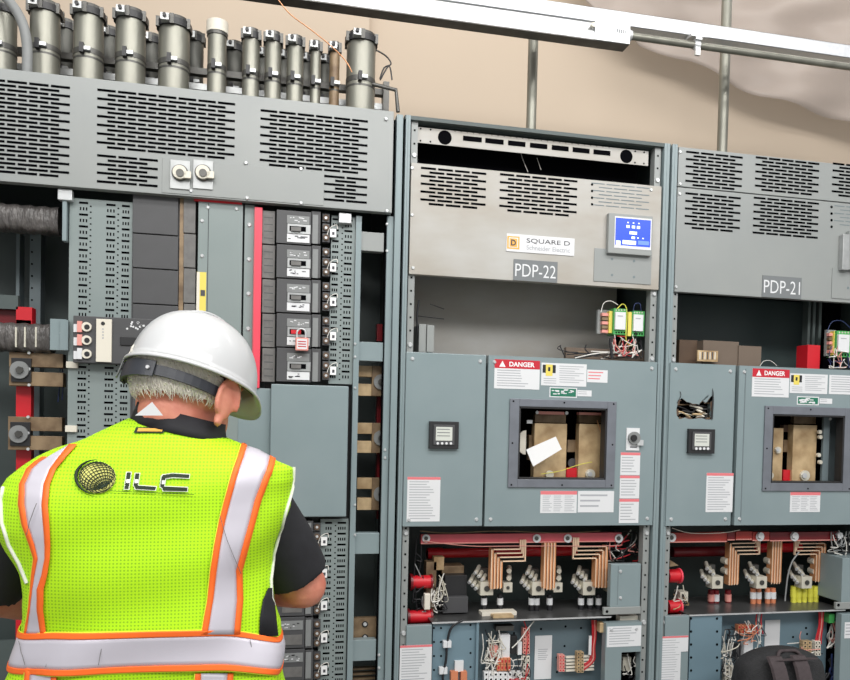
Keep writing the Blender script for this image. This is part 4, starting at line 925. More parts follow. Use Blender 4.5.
m = MB(); m.pbox(766, 428, 782.5, 492, YB, YB+.03, 'bus'); m.pbox(792.5, 425, 816, 492, YB, YB+.03, 'bus'); m.pbox(794, 416, 816, 424, YB+.04, YB+.06, 'bus_dark')
for q in ((777, 450, 3), (769, 475.5, 3.4), (804, 475.5, 4.6)): m.pdisc(q[0], q[1], YB, q[2], 'lug', .008, 12); m.pdisc(q[0], q[1], YB-.008, q[2]*.55, 'zinc', .005, 6)
m.build('bus_bar', c3, bevel=.001)
m = MB(); m.pbox(783, 470, 792, 492, YB+.01, YB+.03, 'red'); m.build('phase_bar', c3)
m = MB(); m.pbox(783.5, 440, 792, 452, YB+.03, YB+.05, 'bus_dark'); m.pbox(783.5, 425, 792, 432, YB+.03, YB+.05, 'rust'); m.build('spacer', c3)
m = MB(); m.pbox(823, 405, 829, 495, .04, .05, 'paint_in'); m.pbox(829.5, 405, 860, 495, .07, .08, 'paint_in')
for q in ((830, 419), (838, 419)): m.pdisc(*q, .04, 1.2, 'label')
m.build('side_plate', c3)
m = MB(); 
for q in ((818.5, 432), (819, 437), (817.5, 455), (819, 462)): m.pdisc(*q, .04, 1.8, 'lug', .01, 8)
m.build('bolt', c3)
# lower bus compartment
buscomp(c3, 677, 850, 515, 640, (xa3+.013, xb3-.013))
hbar(c3, 668, 532.5, 727, 542.5, .06, .02, 'red_brick', discs=(671.5,)); hbar(c3, 736, 531.5, 752, 540, .055, .02, 'red_brick'); hbar(c3, 770, 532, 840, 541, .06, .02, 'red_dark', discs=(759.5,)); hbar(c3, 727.5, 532, 735, 540.5, .058, .02, 'red_dark'); hbar(c3, 752.5, 532, 769.5, 541, .06, .02, 'red_brick', discs=(794,), )
for q in (759, 793, 838): 
    m = MB(); m.pdisc(q, 535, .06, 3, 'label', .012, 6); m.build('bolt', c3)
m = MB(); a = P(672, 552, .2); b = P(726, 552, .2); m.cyl(a, (b.x, .2, a.z), .019, 'red_dark', 16); a = P(757, 548, .2); b = P(800, 548, .2); m.cyl(a, (b.x, .2, a.z), .018, 'red', 16); m.build('insulated_bar', c3)
copperbend(c3, 'L', 729, 739.5, 543, 585, 755, .1); copperbend(c3, 'S', 771.5, 782, 541, 584, None, .1); copperbend(c3, 'L', 815.5, 826, 543, 582, 799, .1)
for px in (716, 760, 805): luggrp(c3, px, 582, .09, s=1.25)
for px in (724, 767, 811): 
    m = MB(); m.pdisc(px-1, 560, .14, 3, 'lug', .03, 10); m.pdisc(px-1, 570, .14, 3, 'lug', .03, 10); m.build('bolt', c3)
for px in (711, 716, 728): cable(c3, px, 590, 606, .15, 'red_dark', sleeve='wire_p' if px != 716 else 'label')
for px in (753, 758.5, 767.5, 773): cable(c3, px, 588, 603, .12, 'wire_o', w=2.3)
for px in (793.5, 798.5, 804, 810, 815.5): cable(c3, px, 586, 602, .12, 'wire_y', w=2.4, sleeve='wire_y')
for y in (576, 607):
    m = MB(); a = P(667, y, .08); b = P(678, y, .08); m.cyl(a, (b.x, .08, a.z), .024, 'red', 14); m.cyl((b.x, .08, a.z), (b.x+.006, .08, a.z), .028, 'red_bright', 14); m.build('standoff_insulator', c3)
m = MB(); wirebunch(m, 672, 590, 683, 612, .07, 10, 51, ['wire_w', 'lug', 'bus', 'wire_k'], .002, sag=3); m.pbox(680, 592, 688, 603, .08, .12, 'lug'); m.ptube([(799, 552), (792, 562), (788, 575), (786, 590), (785, 601)], .04, .0028, 'strip', n=8)
m.ptube([(672, 528), (690, 533), (720, 533), (740, 530)], .045, .0015, 'offwhite'); wirebunch(m, 830, 530, 850, 556, .06, 20, 52, ['wire_k', 'wire_w', 'wire_k', 'galv'], .0022, sag=3); tag(m.build('wiring', c3), kind='stuff')
m = MB(); p = P(670, 560, .05); m.poly([(p.x, p.z), (p.x+.035, p.z-.02), (p.x, p.z-.024)], .05, .056, 'bus_dark'); m.build('gusset', c3)
zsh3 = shelf(c3, 689, 845, 612.2, 600, -.004, .25)
m = MB(); m.pbox(842, 558, 870, 602, -.01, .11, 'paint'); m.pbox(836, 602, 870, 609, -.012, .0, 'paint_lit'); m.pdisc(838.5, 605, -.012, 1.4, 'hole', .0008, 8); m.build('junction_box', c3, bevel=.002)
m = MB(); x0, x1, _, _ = RB(840.5, 640, 880, 660, YD); m.box(x0, x1, YD, YD+.03, .12, P(850, 614, YD).z, 'paint'); o = m.build('door', c3, bevel=.002); sticker(o, 'small_label', 844.5, 622, 860, 638, YD, None, 4)
m = MB(); x0, x1, _, _ = RB(664.5, 640, 688.5, 660, YD+.01); m.box(x0, x1, YD+.01, YD+.03, .12, P(676, 616, YD+.01).z, 'paint'); ll = m.build('lower_cover', c3, bevel=.002)
m = MB(); Y = YD+.009; x0, x1, z0, z1 = RB(660.5, 636, 688, 652, Y); xm = P(680.5, 660, Y).x; m.box(x0, x1, Y-.001, Y, z0, z1, 'label'); m.box(x0, xm, Y-.001, Y, P(670, 695, Y).z, z0, 'label'); m.box(x0, x1, Y-.0014, Y-.001, z1-.006, z1, 'pinkhead')
zz = z1-.014; g = random.Random(8)
while zz > .62: m.quad(x0+.006, x0+.006+(xm-x0)*g.uniform(.6, .85), zz-.0009, zz+.0009, Y-.0014, 'print'); zz -= .0085
m.build('instruction_label', ll)
m = MB(); x0, x1, _, _ = RB(689.5, 640, 721, 660, .0); m.box(x0, x1, .0, .03, .12, P(705, 614.8, .0).z, 'paint_blue')
for i in range(2):
    for j in range(5): m.pdisc((691, 717)[i], 618.5+13*j, .0, 1.2, 'hole', .0006, 8)
m.build('mounting_panel', c3)
m = MB(); x0, x1, _, _ = RB(720, 640, 826, 660, .07); m.box(x0, x1, .07, .08, .12, P(770, 611, .07).z, 'paint_blue'); 
for q in ((793, 637), (806, 628), (807, 634)): m.pdisc(*q, .07, 1.1, 'hole', .0006, 8)
m.build('mounting_panel', c3)
sticker(c3, 'paper_label', 764.5, 620, 779.5, 656, .068, None, 0)
m = MB(); m.pbox(744, 640, 753, 660, .03, .06, 'label'); m.pbox(736, 644, 741, 658, .04, .06, 'brk'); m.build('control_relay', c3, bevel=.001)
m = MB(); termblocks(m, 738, 625, 755, 634, .03, 5, 2, 'wire_o', 'danger'); termblocks(m, 725, 666, 735, 682, .03, 2, 4, 'offwhite', 'hole'); termblocks(m, 803, 641, 812, 656, .03, 2, 4, 'bus', 'black'); termblocks(m, 815, 641, 821, 656, .03, 2, 4, 'offwhite', 'hole'); m.build('terminal_block', c3)
m = MB(); wirebunch(m, 722, 625, 740, 680, .03, 26, 61, ['wire_w', 'wire_w', 'wire_k', 'lug'], .002, sag=4); wirebunch(m, 737, 620, 762, 650, .02, 18, 62, ['wire_w', 'wire_o', 'wire_w', 'wire_k'], .0016, sag=3); wirebunch(m, 785, 643, 824, 656, .04, 8, 63, ['wire_w', 'wire_k', 'wire_p'], .0016, sag=2); tag(m.build('wiring', c3), kind='stuff')
m = MB()
for k, (xx, mt) in enumerate(((757, 'wire_r'), (759.5, 'wire_w'), (762, 'wire_r'))): m.ptube([(xx, 612), (xx-1, 622), (xx+1, 634)], .03, .0026, mt)
for k, mt in enumerate(('wire_r', 'wire_r', 'wire_p', 'wire_r')): m.ptube([(819+1.5*k, 611), (819+1.2*k, 625), (816.5+1.6*k, 636), (815+2*k, 644)], .04, .0026, mt)
m.build('red_wires', c3)
m = MB(); m.pbox(825, 613, 841, 690, .14, .15, 'hole'); m.pbox(829, 614, 834.5, 623, .02, .05, 'green'); wirebunch(m, 829, 630, 839, 648, .05, 10, 66, ['wire_p', 'wire_w', 'galv'], .003); wirebunch(m, 827, 655, 840, 680, .05, 9, 67, ['wire_b', 'wire_k'], .004); m.build('cable_bundle', c3)
# ------------------------------------------------------------------ the worker
YW = -.93
pt = empty('person', (P(150, 640, YW).x, YW, 0), 'person seen from behind in white hard hat and yellow-green vest, facing the left cabinet', 'person')
def voxel(m, name, parent, size, smooth=6, mt=None):
    o = m.build(name, parent); r = o.modifiers.new('r', 'REMESH'); r.mode = 'VOXEL'; r.voxel_size = size; r.use_smooth_shade = True
    s = o.modifiers.new('s', 'SMOOTH'); s.iterations = smooth; s.factor = .5; return o
def sring(cx, cy, z, rx, ry, e=2.4, n=48, tilt=0):
    R = []
    for k in range(n):
        a = 2*PI*k/n; c, s = math.cos(a), math.sin(a)
        x = rx*math.copysign(abs(c)**(2/e), c); R.append(Vector((cx+x, cy+ry*math.copysign(abs(s)**(2/e), s), z+tilt*x)))
    return R
# vest outline measured in the photo: (py, left px, right px, half depth, exponent)
VO = [(428, 128, 227, .068, 2.0, -.19), (434, 114, 240, .078, 2.1, -.14), (444, 84, 252, .094, 2.2, -.04), (451, 58, 266, .102, 2.3, -.02), (458, 42, 277, .108, 2.4, -.01), (466, 28, 294, .114, 2.4), (478, 12, 295, .122, 2.5), (490, 2, 292, .128, 2.5),
      (505, 0, 290, .132, 2.5), (525, 1, 283, .135, 2.5), (545, 9, 276, .136, 2.5), (565, 20, 271, .136, 2.5), (585, 27, 271, .136, 2.5), (605, 29, 275, .136, 2.5), (625, 25, 281, .137, 2.5), (650, 19, 281, .14, 2.5), (680, 7, 285, .145, 2.5), (715, 3, 288, .15, 2.5), (745, 3, 288, .15, 2.5)]
def interp(py):
    for a, b in zip(VO, VO[1:]):
        if a[0] <= py <= b[0]:
            t = (py-a[0])/(b[0]-a[0]); return [a[i]+(b[i]-a[i])*t for i in range(5)]+[(a+(0,))[5]+((b+(0,))[5]-(a+(0,))[5])*t]
R = []; N = 96; lv = []
py = 428.
while py <= 745:
    lv.append(py); py += 2.5 if py < 490 else 5
for py in lv:
    _, l, r, d, e, tl = interp(py); a, b = P(l, py, YW), P(r, py, YW)
    rr = sring((a.x+b.x)/2, YW, (a.z+b.z)/2, (b.x-a.x)/2, d, e, N, tl)
    u = min(1, max(0, (py-520)/160))
    for k, p in enumerate(rr):     # soft cloth folds, stronger to the hem
        th = 2*PI*k/N; f = .0035*math.sin(th*9+py*.02)*u+.004*math.sin(th*5+py*.035)*(.3+u)+.0025*math.sin(py*.09+th*3)
        p.x += f*math.cos(th); p.y += f*math.sin(th)
    R.append(rr)
m = MB(); m.rings(R[::-1], 'vest', cap0=False, cap1=False); vest = m.build('safety_vest', pt); s = vest.modifiers.new('th', 'SOLIDIFY'); s.thickness = .004; s.offset = -1
vest['label'] = 'yellow-green mesh vest'
bvh = BVHTree.FromPolygons([tuple(v) for v in m.v], [tuple(f) for f in m.f])
def S(px, py, off=.003):
    d = (P(px, py, 0)-CAM).normalized(); h, n, i, dist = bvh.ray_cast(CAM, d)
    if h is None: return None
    if n.dot(d) > 0: n = -n
    return h+n*off
def ribbon(name, rows, mt, off, parent=vest, nu=6):   # rows of (left px,left py,right px,right py)
    mb = MB(); V = []
    for (a, b, c, d) in rows:
        row = [S(a+(c-a)*k/nu, b+(d-b)*k/nu, off) for k in range(nu+1)]
        last = next((q for q in row if q is not None), None)
        for k in range(nu+1):
            if row[k] is None: row[k] = last
            last = row[k]
        V.append(row)
    if any(q is None for r_ in V for q in r_): V = [r_ for r_ in V if all(q is not None for q in r_)]
    vs = [q for r_ in V for q in r_]; w = nu+1
    mb.add(vs, [(j*w+k, j*w+k+1, (j+1)*w+k+1, (j+1)*w+k) for j in range(len(V)-1) for k in range(nu)], mt, True)
    o = mb.build(name, parent); s = o.modifiers.new('th', 'SOLIDIFY'); s.thickness = .0012; s.offset = 0; return o
def dense(pts, n=6):
    out = []
    for a, b in zip(pts, pts[1:]):
        for k in range(n): out.append(tuple(a[i]+(b[i]-a[i])*k/n for i in range(len(a))))
    out.append(pts[-1]); return out
def vstripe(L, off=.003):   # L: (py, outerL, innerL, innerR, outerR) with separate py shift
    L = dense(L)
    ribbon('reflective_stripe', [(a[2], a[0]+a[5], a[3], a[0]+a[6]) for a in L], 'silver', off)
    ribbon('orange_trim', [(a[1], a[0]+a[5], a[2], a[0]+a[5]) for a in L], 'orange', off+.0008, nu=2)
    ribbon('orange_trim', [(a[3], a[0]+a[6], a[4], a[0]+a[6]) for a in L], 'orange', off+.0008, nu=2)
    ribbon('yellow_binding', [(a[1]-1.1, a[0]+a[5], a[1], a[0]+a[5]) for a in L], 'yellow_edge', off, nu=1)
# right stripe upper piece: slants from shoulder down to the left, then angles right
vstripe([(445, 241, 247, 269, 275, 0, 12), (458, 237, 243, 267.5, 274, 0, 8), (475, 231, 237, 262, 268.5, 0, 4), (500, 224, 230, 254, 260.5, 0, 0), (520, 219, 225, 249, 255, 0, 0), (545, 214, 220, 242, 248, 0, 0), (570, 210, 216, 235, 241, 0, 0), (600, 207, 212.5, 236, 242, 0, 0), (634, 201, 207, 233, 239, 0, 0)], .003)
vstripe([(673, 195, 200.5, 227, 233, 0, 0), (700, 193, 198.5, 226, 232, 0, 0), (740, 190, 196, 225, 231, 0, 0)], .003)
# left stripe
vstripe([(452, 44, 49, 70, 78, 6, -6), (460, 36, 41, 60, 67, 3, -2), (470, 28, 33, 51, 57, 0, 0), (485, 21, 26, 45, 51, 0, 0), (505, 20, 26, 43, 49, 0, 0), (525, 23.5, 29, 44.5, 50.5, 0, 0), (545, 31, 36, 46, 51.5, 0, 0), (558, 35, 39, 46, 51, 0, 0), (575, 33, 36, 43, 48.5, 0, 0), (589, 32, 34, 38.5, 45, 0, 0), (610, 30, 31.5, 38.5, 44.5, 0, 0), (634, 26, 28, 42, 47.5, 0, 0)], .003)
vstripe([(668, 27, 32, 54, 59, 0, 0), (700, 24, 29, 50, 56, 0, 0), (740, 22, 28, 48, 54, 0, 0)], .003)
# waist band wraps the whole body
def loop(name, p0, p1, mt, off, tilt=.0):
    rr = []; n = 6
    for j in range(n+1):
        py = p0+(p1-p0)*j/n; _, l, r, d, e, tl = interp(py); a, b = P(l, py, YW), P(r, py, YW)
        zb_ = P((l+r)/2, py, YW-d).z; kk = (P(150, py+10, YW).z-P(150, py, YW).z)/10; _, l, r, d, e, tl = interp(min(744, py+(zb_-P((l+r)/2, py, YW).z)/kk)); a, b = P(l, py, YW), P(r, py, YW)
        q = sring((a.x+b.x)/2, YW, zb_, (b.x-a.x)/2+off, d+off, e, N)
        u = min(1, max(0, (py-520)/160))
        for k, p in enumerate(q):
            th = 2*PI*k/N; f = .0035*math.sin(th*9+py*.02)*u+.004*math.sin(th*5+py*.035)*(.3+u)+.0025*math.sin(py*.09+th*3); p.x += f*math.cos(th); p.y += f*math.sin(th)
            p.z += .003*math.sin(th*3+.6)-(.028+.018*math.cos(th))*abs(math.cos(th))**3
        rr.append(q)
    b = MB(); b.rings(rr[::-1], mt, cap0=False, cap1=False); o = b.build(name, vest); s = o.modifiers.new('th', 'SOLIDIFY'); s.thickness = .0015; s.offset = 0; return o
loop('reflective_band', 637, 668, 'silver', .0065); loop('orange_trim', 631.5, 637.5, 'orange', .0075); loop('orange_trim', 667.5, 673.5, 'orange', .0075); loop('yellow_binding', 630.4, 631.6, 'yellow_edge', .006); loop('yellow_binding', 673.4, 674.6, 'yellow_edge', .006)
# armhole piping and right side opening
def pline(name, pts, r, mt, off=.002):
    q = [S(a, b, off) or P(a, b, YW-.01) for a, b in dense(pts, 4)]; mb = MB(); mb.tube(q, r, mt, n=6, smoothn=1); return mb.build(name, vest)
pline('piping', [(294, 467), (293.5, 480), (290, 495), (284, 515), (278, 540), (272.5, 560), (270, 580), (270.5, 598), (273, 605)], .0032, 'piping')
pline('piping', [(4, 488), (2, 500), (3, 523), (10, 545), (20, 563), (28, 583)], .0032, 'piping')
ribbon('side_opening', [(266.5, 588, 270.5, 588), (261.5, 600, 272, 600), (259, 616, 274, 616), (258, 636, 276, 636)], 'shirt', .004)
# creases in the band and stripes, their shade drawn as thin grey lines
for a in ([(57, 640), (54, 650), (50, 667)], [(106, 638), (103, 650), (100, 664)], [(24, 640), (26, 652), (29, 664)], [(248, 638), (251, 652), (254, 667)], [(219, 515), (226, 540), (238, 572)], [(40, 504), (33, 522), (30, 534)]):
    q = [S(x, y, .0086) for x, y in dense(a, 3)]; mb = MB(); mb.tube([v for v in q if v is not None], .0006, 'brk_light', n=4, smoothn=1); mb.build('seam', vest)
# logo: globe of curved mesh lines, swoosh and letters
def Sv(px, py, off=.0045): return S(px, py, off)
mb = MB(); gx, gy, gr = 98, 478, 18.5
ring = [(gx+gr*math.cos(2*PI*k/28), gy+gr*.86*math.sin(2*PI*k/28)) for k in range(28)]
mb.add([Sv(*p, .0036) for p in ring], [tuple(range(28))[::-1]], 'globe')
def sph(lat, lon):     # tilted globe
    v = Vector((math.cos(lat)*math.sin(lon), -math.cos(lat)*math.cos(lon), math.sin(lat)))
    v = Matrix.Rotation(-.75, 3, 'X') @ v; v = Matrix.Rotation(-.55, 3, 'Y') @ v; return v
for i in range(-7, 8):
    for (A, B) in (((lambda t, i=i: sph(i*.2, t*PI)), 0), ((lambda t, i=i: sph(t*PI/2, i*.22)), 1)):
        pts = []
        for k in range(-24, 25):
            v = A(k/24)
            if v.y < -.06: pts.append(Sv(gx+v.x*gr*.98, gy-v.z*gr*.84, .0042))
            else:
                if len(pts) > 2: mb.tube(pts, .0007, 'vest_black', n=4, smoothn=1)
                pts = []
        if len(pts) > 2: mb.tube(pts, .0007, 'vest_black', n=4, smoothn=1)
mb.tube([Sv(gx+21.5*math.cos(a)+.5, gy+17.5*math.sin(a)) for a in [PI*(.55+.95*k/20) for k in range(21)]], lambda t: .0024*math.sin(PI*min(1, max(.03, t)))+.0003, 'vest_black', n=6, smoothn=1)
mb.build('globe_emblem', vest)
def glyph(polys, mt, off): 
    mb = MB()
    for pg in polys:
        d = []
        for i, a in enumerate(pg): d.append(Sv(a[0], a[1], off))
        mb.add(d, [tuple(range(len(d)))[::-1]], mt)
    return mb
def grow(pg, g): 
    cx = sum(p[0] for p in pg)/len(pg); cy = sum(p[1] for p in pg)/len(pg)
    return [(p[0]+g*(1 if p[0] > cx else -1), p[1]+g*(1 if p[1] > cy else -1)) for p in pg]
L = [[(127.5, 473.5), (131.5, 473.5), (129, 489.5), (125, 489.5)], [(136, 474.5), (140, 474.5), (138, 487), (134, 486)], [(134.5, 486), (156.5, 487.5), (155.5, 490.5), (136, 489.5)],
     [(163, 476), (173, 474.5), (173, 478), (164, 479.5)], [(173, 474.5), (189.5, 475.5), (189, 478.8), (173, 478)], [(162, 477), (166, 478), (164, 489), (160.5, 487)], [(162, 487), (187.5, 488), (187, 491.3), (163.5, 491)]]
mb = glyph([grow(p, .8) for p in L], 'piping', .0042); mb2 = glyph(L, 'vest_black', .005); off = len(mb.v); mb.add(mb2.v, mb2.f, 'vest_black')
for (x0, y0, x1, y1) in ((126.6, 480.5, 130.2, 484), (135, 480.5, 138.7, 484), (162, 481.5, 165, 485)): mb.add([Sv(x0+.3, y0, .0056), Sv(x1+.3, y0, .0056), Sv(x1, y1, .0056), Sv(x0, y1, .0056)], [(3, 2, 1, 0)], 'piping')
mb.tube([Sv(x, 491.6+(x-110)*.035) for x in range(110, 196, 6)], .0006, 'vest_black', n=4, smoothn=1); mb.build('logo_lettering', vest)
mb = MB(); q = [(136.5, 428.5), (166, 428.5), (163.5, 434), (134, 434)]; mb.add([Sv(*a, .003) for a in q], [(3, 2, 1, 0)], 'vest_black'); q = [(139, 429.7), (163.5, 429.7), (162, 432.8), (137.5, 432.8)]; mb.add([Sv(*a, .0036) for a in q], [(3, 2, 1, 0)], 'orange_logo'); mb.build('size_tag', vest)

# body: one continuous figure, legs, trunk, neck, head, arms and hands
HC = P(190, 381, -.905)           # middle of the head
HS = 1.07
hm = Matrix.Rotation(math.radians(-40), 3, 'Z') @ Matrix.Rotation(math.radians(-20), 3, 'X')      # turned to the right, looking down
def H(x, y, z): return HC + hm @ (Vector((x, y, z))*HS)        # x right, y front, z up
m = MB()
def limb(pts, rad, n=20, sub=5):
    # pts joints, rad radii at the joints
    Q = []; 
    for i in range(len(pts)-1):
        for k in range(sub):
            t = k/sub; Q.append((Vector(pts[i]).lerp(Vector(pts[i+1]), t), rad[i]+(rad[i+1]-rad[i])*t))
    Q.append((Vector(pts[-1]), rad[-1])); u = None; R = []
    for i, (p, r) in enumerate(Q):
        d = (Q[min(i+1, len(Q)-1)][0]-Q[max(i-1, 0)][0]).normalized(); u = d.orthogonal().normalized() if u is None else (u-d*u.dot(d)).normalized(); w = d.cross(u)
        R.append([p+u*r*math.cos(2*PI*k/n)+w*r*math.sin(2*PI*k/n) for k in range(n)])
    return R
def lj(mb, pts, rad, mt='skin', n=20): 
    mb.rings(limb(pts, rad, n), mt)
    for p, r in zip(pts, rad): mb.ell(p, r, r, r, mt, 14, 8)
cx = P(152, 600, YW).x
hips = Vector((P(148, 690, YW).x, YW, .93))
TR = [(.84, .15, .105), (.93, .165, .112), (1.03, .155, .105), (1.14, .15, .105), (1.25, .165, .11), (1.36, .18, .108)]
tr = [sring(hips.x, YW, z, rx, ry, 2.3, 28) for z, rx, ry in TR]
n0 = P(158, 450, YW); tr += [sring(P(150, 470, YW).x, YW, P(150, 470, YW).z, .17, .085, 2.2, 28), sring(P(168, 445, YW).x, YW+.01, P(168, 445, YW).z, .1, .065, 2, 28)]
m.rings(tr, 'skin')
nk = P(182, 434, YW+.0); lj(m, [nk-Vector((0, 0, .05)), nk+Vector((.003, .01, .02)), H(0, -.018, -.075)], [.066, .058, .06])
m.ell(H(0, -.008, .012), .078*HS, .098*HS, .1*HS, 'skin', 24, 16, hm); m.ell(H(0, .028, -.06), .06*HS, .064*HS, .062*HS, 'skin', 20, 12, hm)    # skull, jaw
m.ell(H(0, .07, -.098), .024, .018, .016, 'skin', 12, 8, hm)                       # chin
m.rings([[H(x*s, .088+y*s, z) for x, y in ((-.014, 0), (0, .016), (.014, 0), (0, -.012))] for z, s in ((-.042, 1.15), (-.034, 1.3), (-.01, .8), (.012, .5))], 'skin')  # nose
for sx in (-1, 1): m.ell(H(sx*.03, .084, .02), .02, .008, .006, 'skin', 10, 6, hm)  # brows
m.ell(H(0, .083, -.066), .024, .008, .006, 'skin', 12, 6, hm)
# ears
for sx in (-1, 1):
    e = hm @ Matrix.Rotation(sx*math.radians(4), 3, 'Z')
    m.ell(H(sx*.088, .006, -.038), .008, .022, .034, 'skin', 14, 10, e); m.tube([H(sx*.092, .006+.024*math.cos(a), -.034+.036*math.sin(a)) for a in [PI*(-.1+1.35*k/12) for k in range(13)]], .0055, 'skin', n=8, smoothn=2); m.ell(H(sx*.088, .0, -.07), .008, .011, .014, 'skin', 10, 6, e)
# legs
for sx in (-1, 1): lj(m, [(hips.x+sx*.09, YW, .88), (hips.x+sx*.11, YW+.01, .48), (hips.x+sx*.12, YW-.01, .1)], [.088, .058, .042]); m.ell((hips.x+sx*.12, YW+.06, .05), .04, .12, .04, 'skin', 14, 8)
# arms
SR = P(262, 508, YW+.05); ER = P(303, 585, YW+.09); WR_ = P(232, 585, -.50)
SL = P(34, 512, YW+.05); EL = P(-14, 590, YW+.09); WL = P(70, 610, -.50)
lj(m, [SR, ER, ER.lerp(WR_, .35), WR_], [.046, .047, .045, .027]); lj(m, [SL, EL, EL.lerp(WL, .35), WL], [.046, .045, .043, .027])
def hand(w, dirv, side):
    d = dirv.normalized(); up = Vector((0, 0, 1)); sd = d.cross(up).normalized()*side; up = sd.cross(d)*side
    up = Vector((0, 0, 1)); palm = w+d*.05
    m.rings([[w+d*t+sd*a*ww+up*b*.013 for a, b in ((-1, -1), (0, -1.2), (1, -1), (1.15, 0), (1, 1), (0, 1.2), (-1, 1), (-1.15, 0))] for t, ww in ((-.01, .024), (.02, .032), (.06, .041), (.092, .04))], 'skin')
    for i, (o, L_) in enumerate(((-.031, .062), (-.0105, .075), (.0105, .082), (.031, .072))):
        o *= -1; k0 = w+d*.085+sd*o; k1 = k0+d*L_*.5-up*.006; k2 = k1+d*L_*.26-up*L_*.2; k3 = k2+d*L_*.08-up*L_*.28
        m.rings(limb([k0, k1, k2, k3], [.0095, .0088, .0082, .0068], 10, 3), 'skin')
        for q, r in ((k1, .0088), (k2, .0082), (k3, .0068)): m.ell(q, r, r, r, 'skin', 8, 6)
    t0 = w+d*.025+sd*-.028*-1*(-1); t1 = t0+d*.035-sd*.03*1; t2 = t1+d*.03-sd*.008-up*.006
    m.rings(limb([t0, t1, t2], [.014, .011, .0085], 10, 4), 'skin'); m.ell(t2, .0085, .0085, .0085, 'skin', 8, 6)
hand(WR_, (WR_-ER)*Vector((1, 1, .6)).normalized().length, 1); hand(WL, (WL-EL), -1)
body = voxel(m, 'body', pt, .0045, 4)
# face details
m = MB()
for sx in (-1, 1): m.ell(H(sx*.03, .0875, .004), .012, .006, .006, 'label', 10, 6, hm); m.ell(H(sx*.03, .0925, .004), .005, .0025, .005, 'print_dark', 8, 6, hm)
m.build('eyes', pt)
m = MB(); m.ell(H(0, .091, -.066), .021, .004, .0045, 'red_pink', 12, 6, hm); m.build('mouth', pt)
# trousers and boots
m = MB(); m.rings([sring(hips.x, YW, z, rx, ry, 2.3, 28) for z, rx, ry in ((.80, .155, .115), (.9, .178, .125), (1.0, .172, .12), (1.04, .168, .118))], 'trousers')
for sx in (-1, 1): lj(m, [(hips.x+sx*.088, YW, .86), (hips.x+sx*.11, YW+.01, .48), (hips.x+sx*.12, YW-.01, .1)], [.098, .075, .062], 'trousers')
tro = voxel(m, 'trousers', pt, .008, 4)
for sx in (-1, 1):
    m = MB(); m.rings([sring(hips.x+sx*.12, YW+.05, z, rx, ry, 2.6, 20) for z, rx, ry in ((0, .052, .145), (.025, .054, .148), (.06, .05, .13), (.085, .045, .1))], 'black'); m.rings([sring(hips.x+sx*.12, YW-.01, z, .05, .06, 2.2, 20) for z in (.06, .12, .16)], 'black'); m.build('boot', pt)
# shirt: trunk layer, sleeves and collar
m = MB(); m.rings([sring(hips.x, YW, z, rx, ry, 2.3, 30) for z, rx, ry in ((.96, .172, .122), (1.1, .165, .118), (1.25, .172, .116), (1.36, .182, .112))]+[sring(P(150, 478, YW).x, YW, P(150, 478, YW).z, .17, .092, 2.2, 30), sring(P(165, 448, YW).x, YW, P(165, 448, YW).z, .1, .066, 2, 30)], 'shirt')
hemR = SR.lerp(ER, .88); hemL = SL.lerp(EL, .95)
m.rings(limb([SR, SR.lerp(ER, .45), hemR], [.06, .066, .063], 24), 'shirt'); m.rings(limb([SL, SL.lerp(EL, .45), hemL], [.06, .062, .062], 24), 'shirt')
m.ell(SR, .06, .06, .06, 'shirt'); m.ell(SL, .06, .06, .06, 'shirt')
shirt = voxel(m, 'shirt', pt, .006, 5); shirt['label'] = 'black short-sleeved shirt'
m = MB(); cr = []
for j, (t, f) in enumerate(((0, 1.0), (.35, .97), (.7, .93), (1.0, .92))):
    c = P(179, 432, YW-.002)+Vector((.004*t, .012*t, .034*t)); cr.append([c+Vector((.084*f*math.cos(2*PI*k/40), .079*f*math.sin(2*PI*k/40), -.019*math.cos(2*PI*k/40))) for k in range(40)])
m.rings(cr, 'shirt', cap0=False, cap1=False); o = m.build('collar', pt); s = o.modifiers.new('th', 'SOLIDIFY'); s.thickness = .005
# small white card tucked behind the collar
mb = MB(); yc = cr[0][30].y-.006; a = [P(135, 415.5, yc-.002), P(163, 415.5, yc-.003), P(152, 402, yc-.003)]; mb.add(a+[v+Vector((0, .0015, 0)) for v in a], [(0, 1, 2), (5, 4, 3), (0, 3, 4, 1), (1, 4, 5, 2), (2, 5, 3, 0)], 'label'); mb.build('collar_tag', pt)
# hair
m = MB(); g = random.Random(11)
def hs(a, t, r=1.0):   # a angle from the back, t height angle
    return H(r*.0805*math.sin(a)*math.cos(t), -.008-r*.1005*math.cos(a)*math.cos(t), .012+r*.102*math.sin(t))
R = []
for j in range(9):
    t = -.56+j*.085; R.append([hs(-2.0+4.0*k/30, t-.10*math.cos((-2.0+4.0*k/30)*1.2), 1.03) for k in range(31)])
vs = [p for r in R for p in r]; m.add(vs, [(j*31+k, j*31+k+1, (j+1)*31+k+1, (j+1)*31+k) for j in range(8) for k in range(30)], 'hair', True)
for k in range(2600):
    a = g.uniform(-2.0, 2.0); t = g.uniform(-.56, .1)-.1*math.cos(a*1.2); L_ = g.uniform(.12, .26); da = g.uniform(-.2, .2)+.08
    p0 = hs(a, t+.1, 1.03); p1 = hs(a+da*.5, t+.1-L_*.5, g.uniform(1.03, 1.07)); p2 = hs(a+da, t+.1-L_, g.uniform(.99, 1.07))
    m.tube([p0, p1, p2], lambda q: .0011*(1-q)+.0003, 'hair', n=3, smoothn=1)
hair = m.build('hair', pt); hair['label'] = 'short grey-white hair'
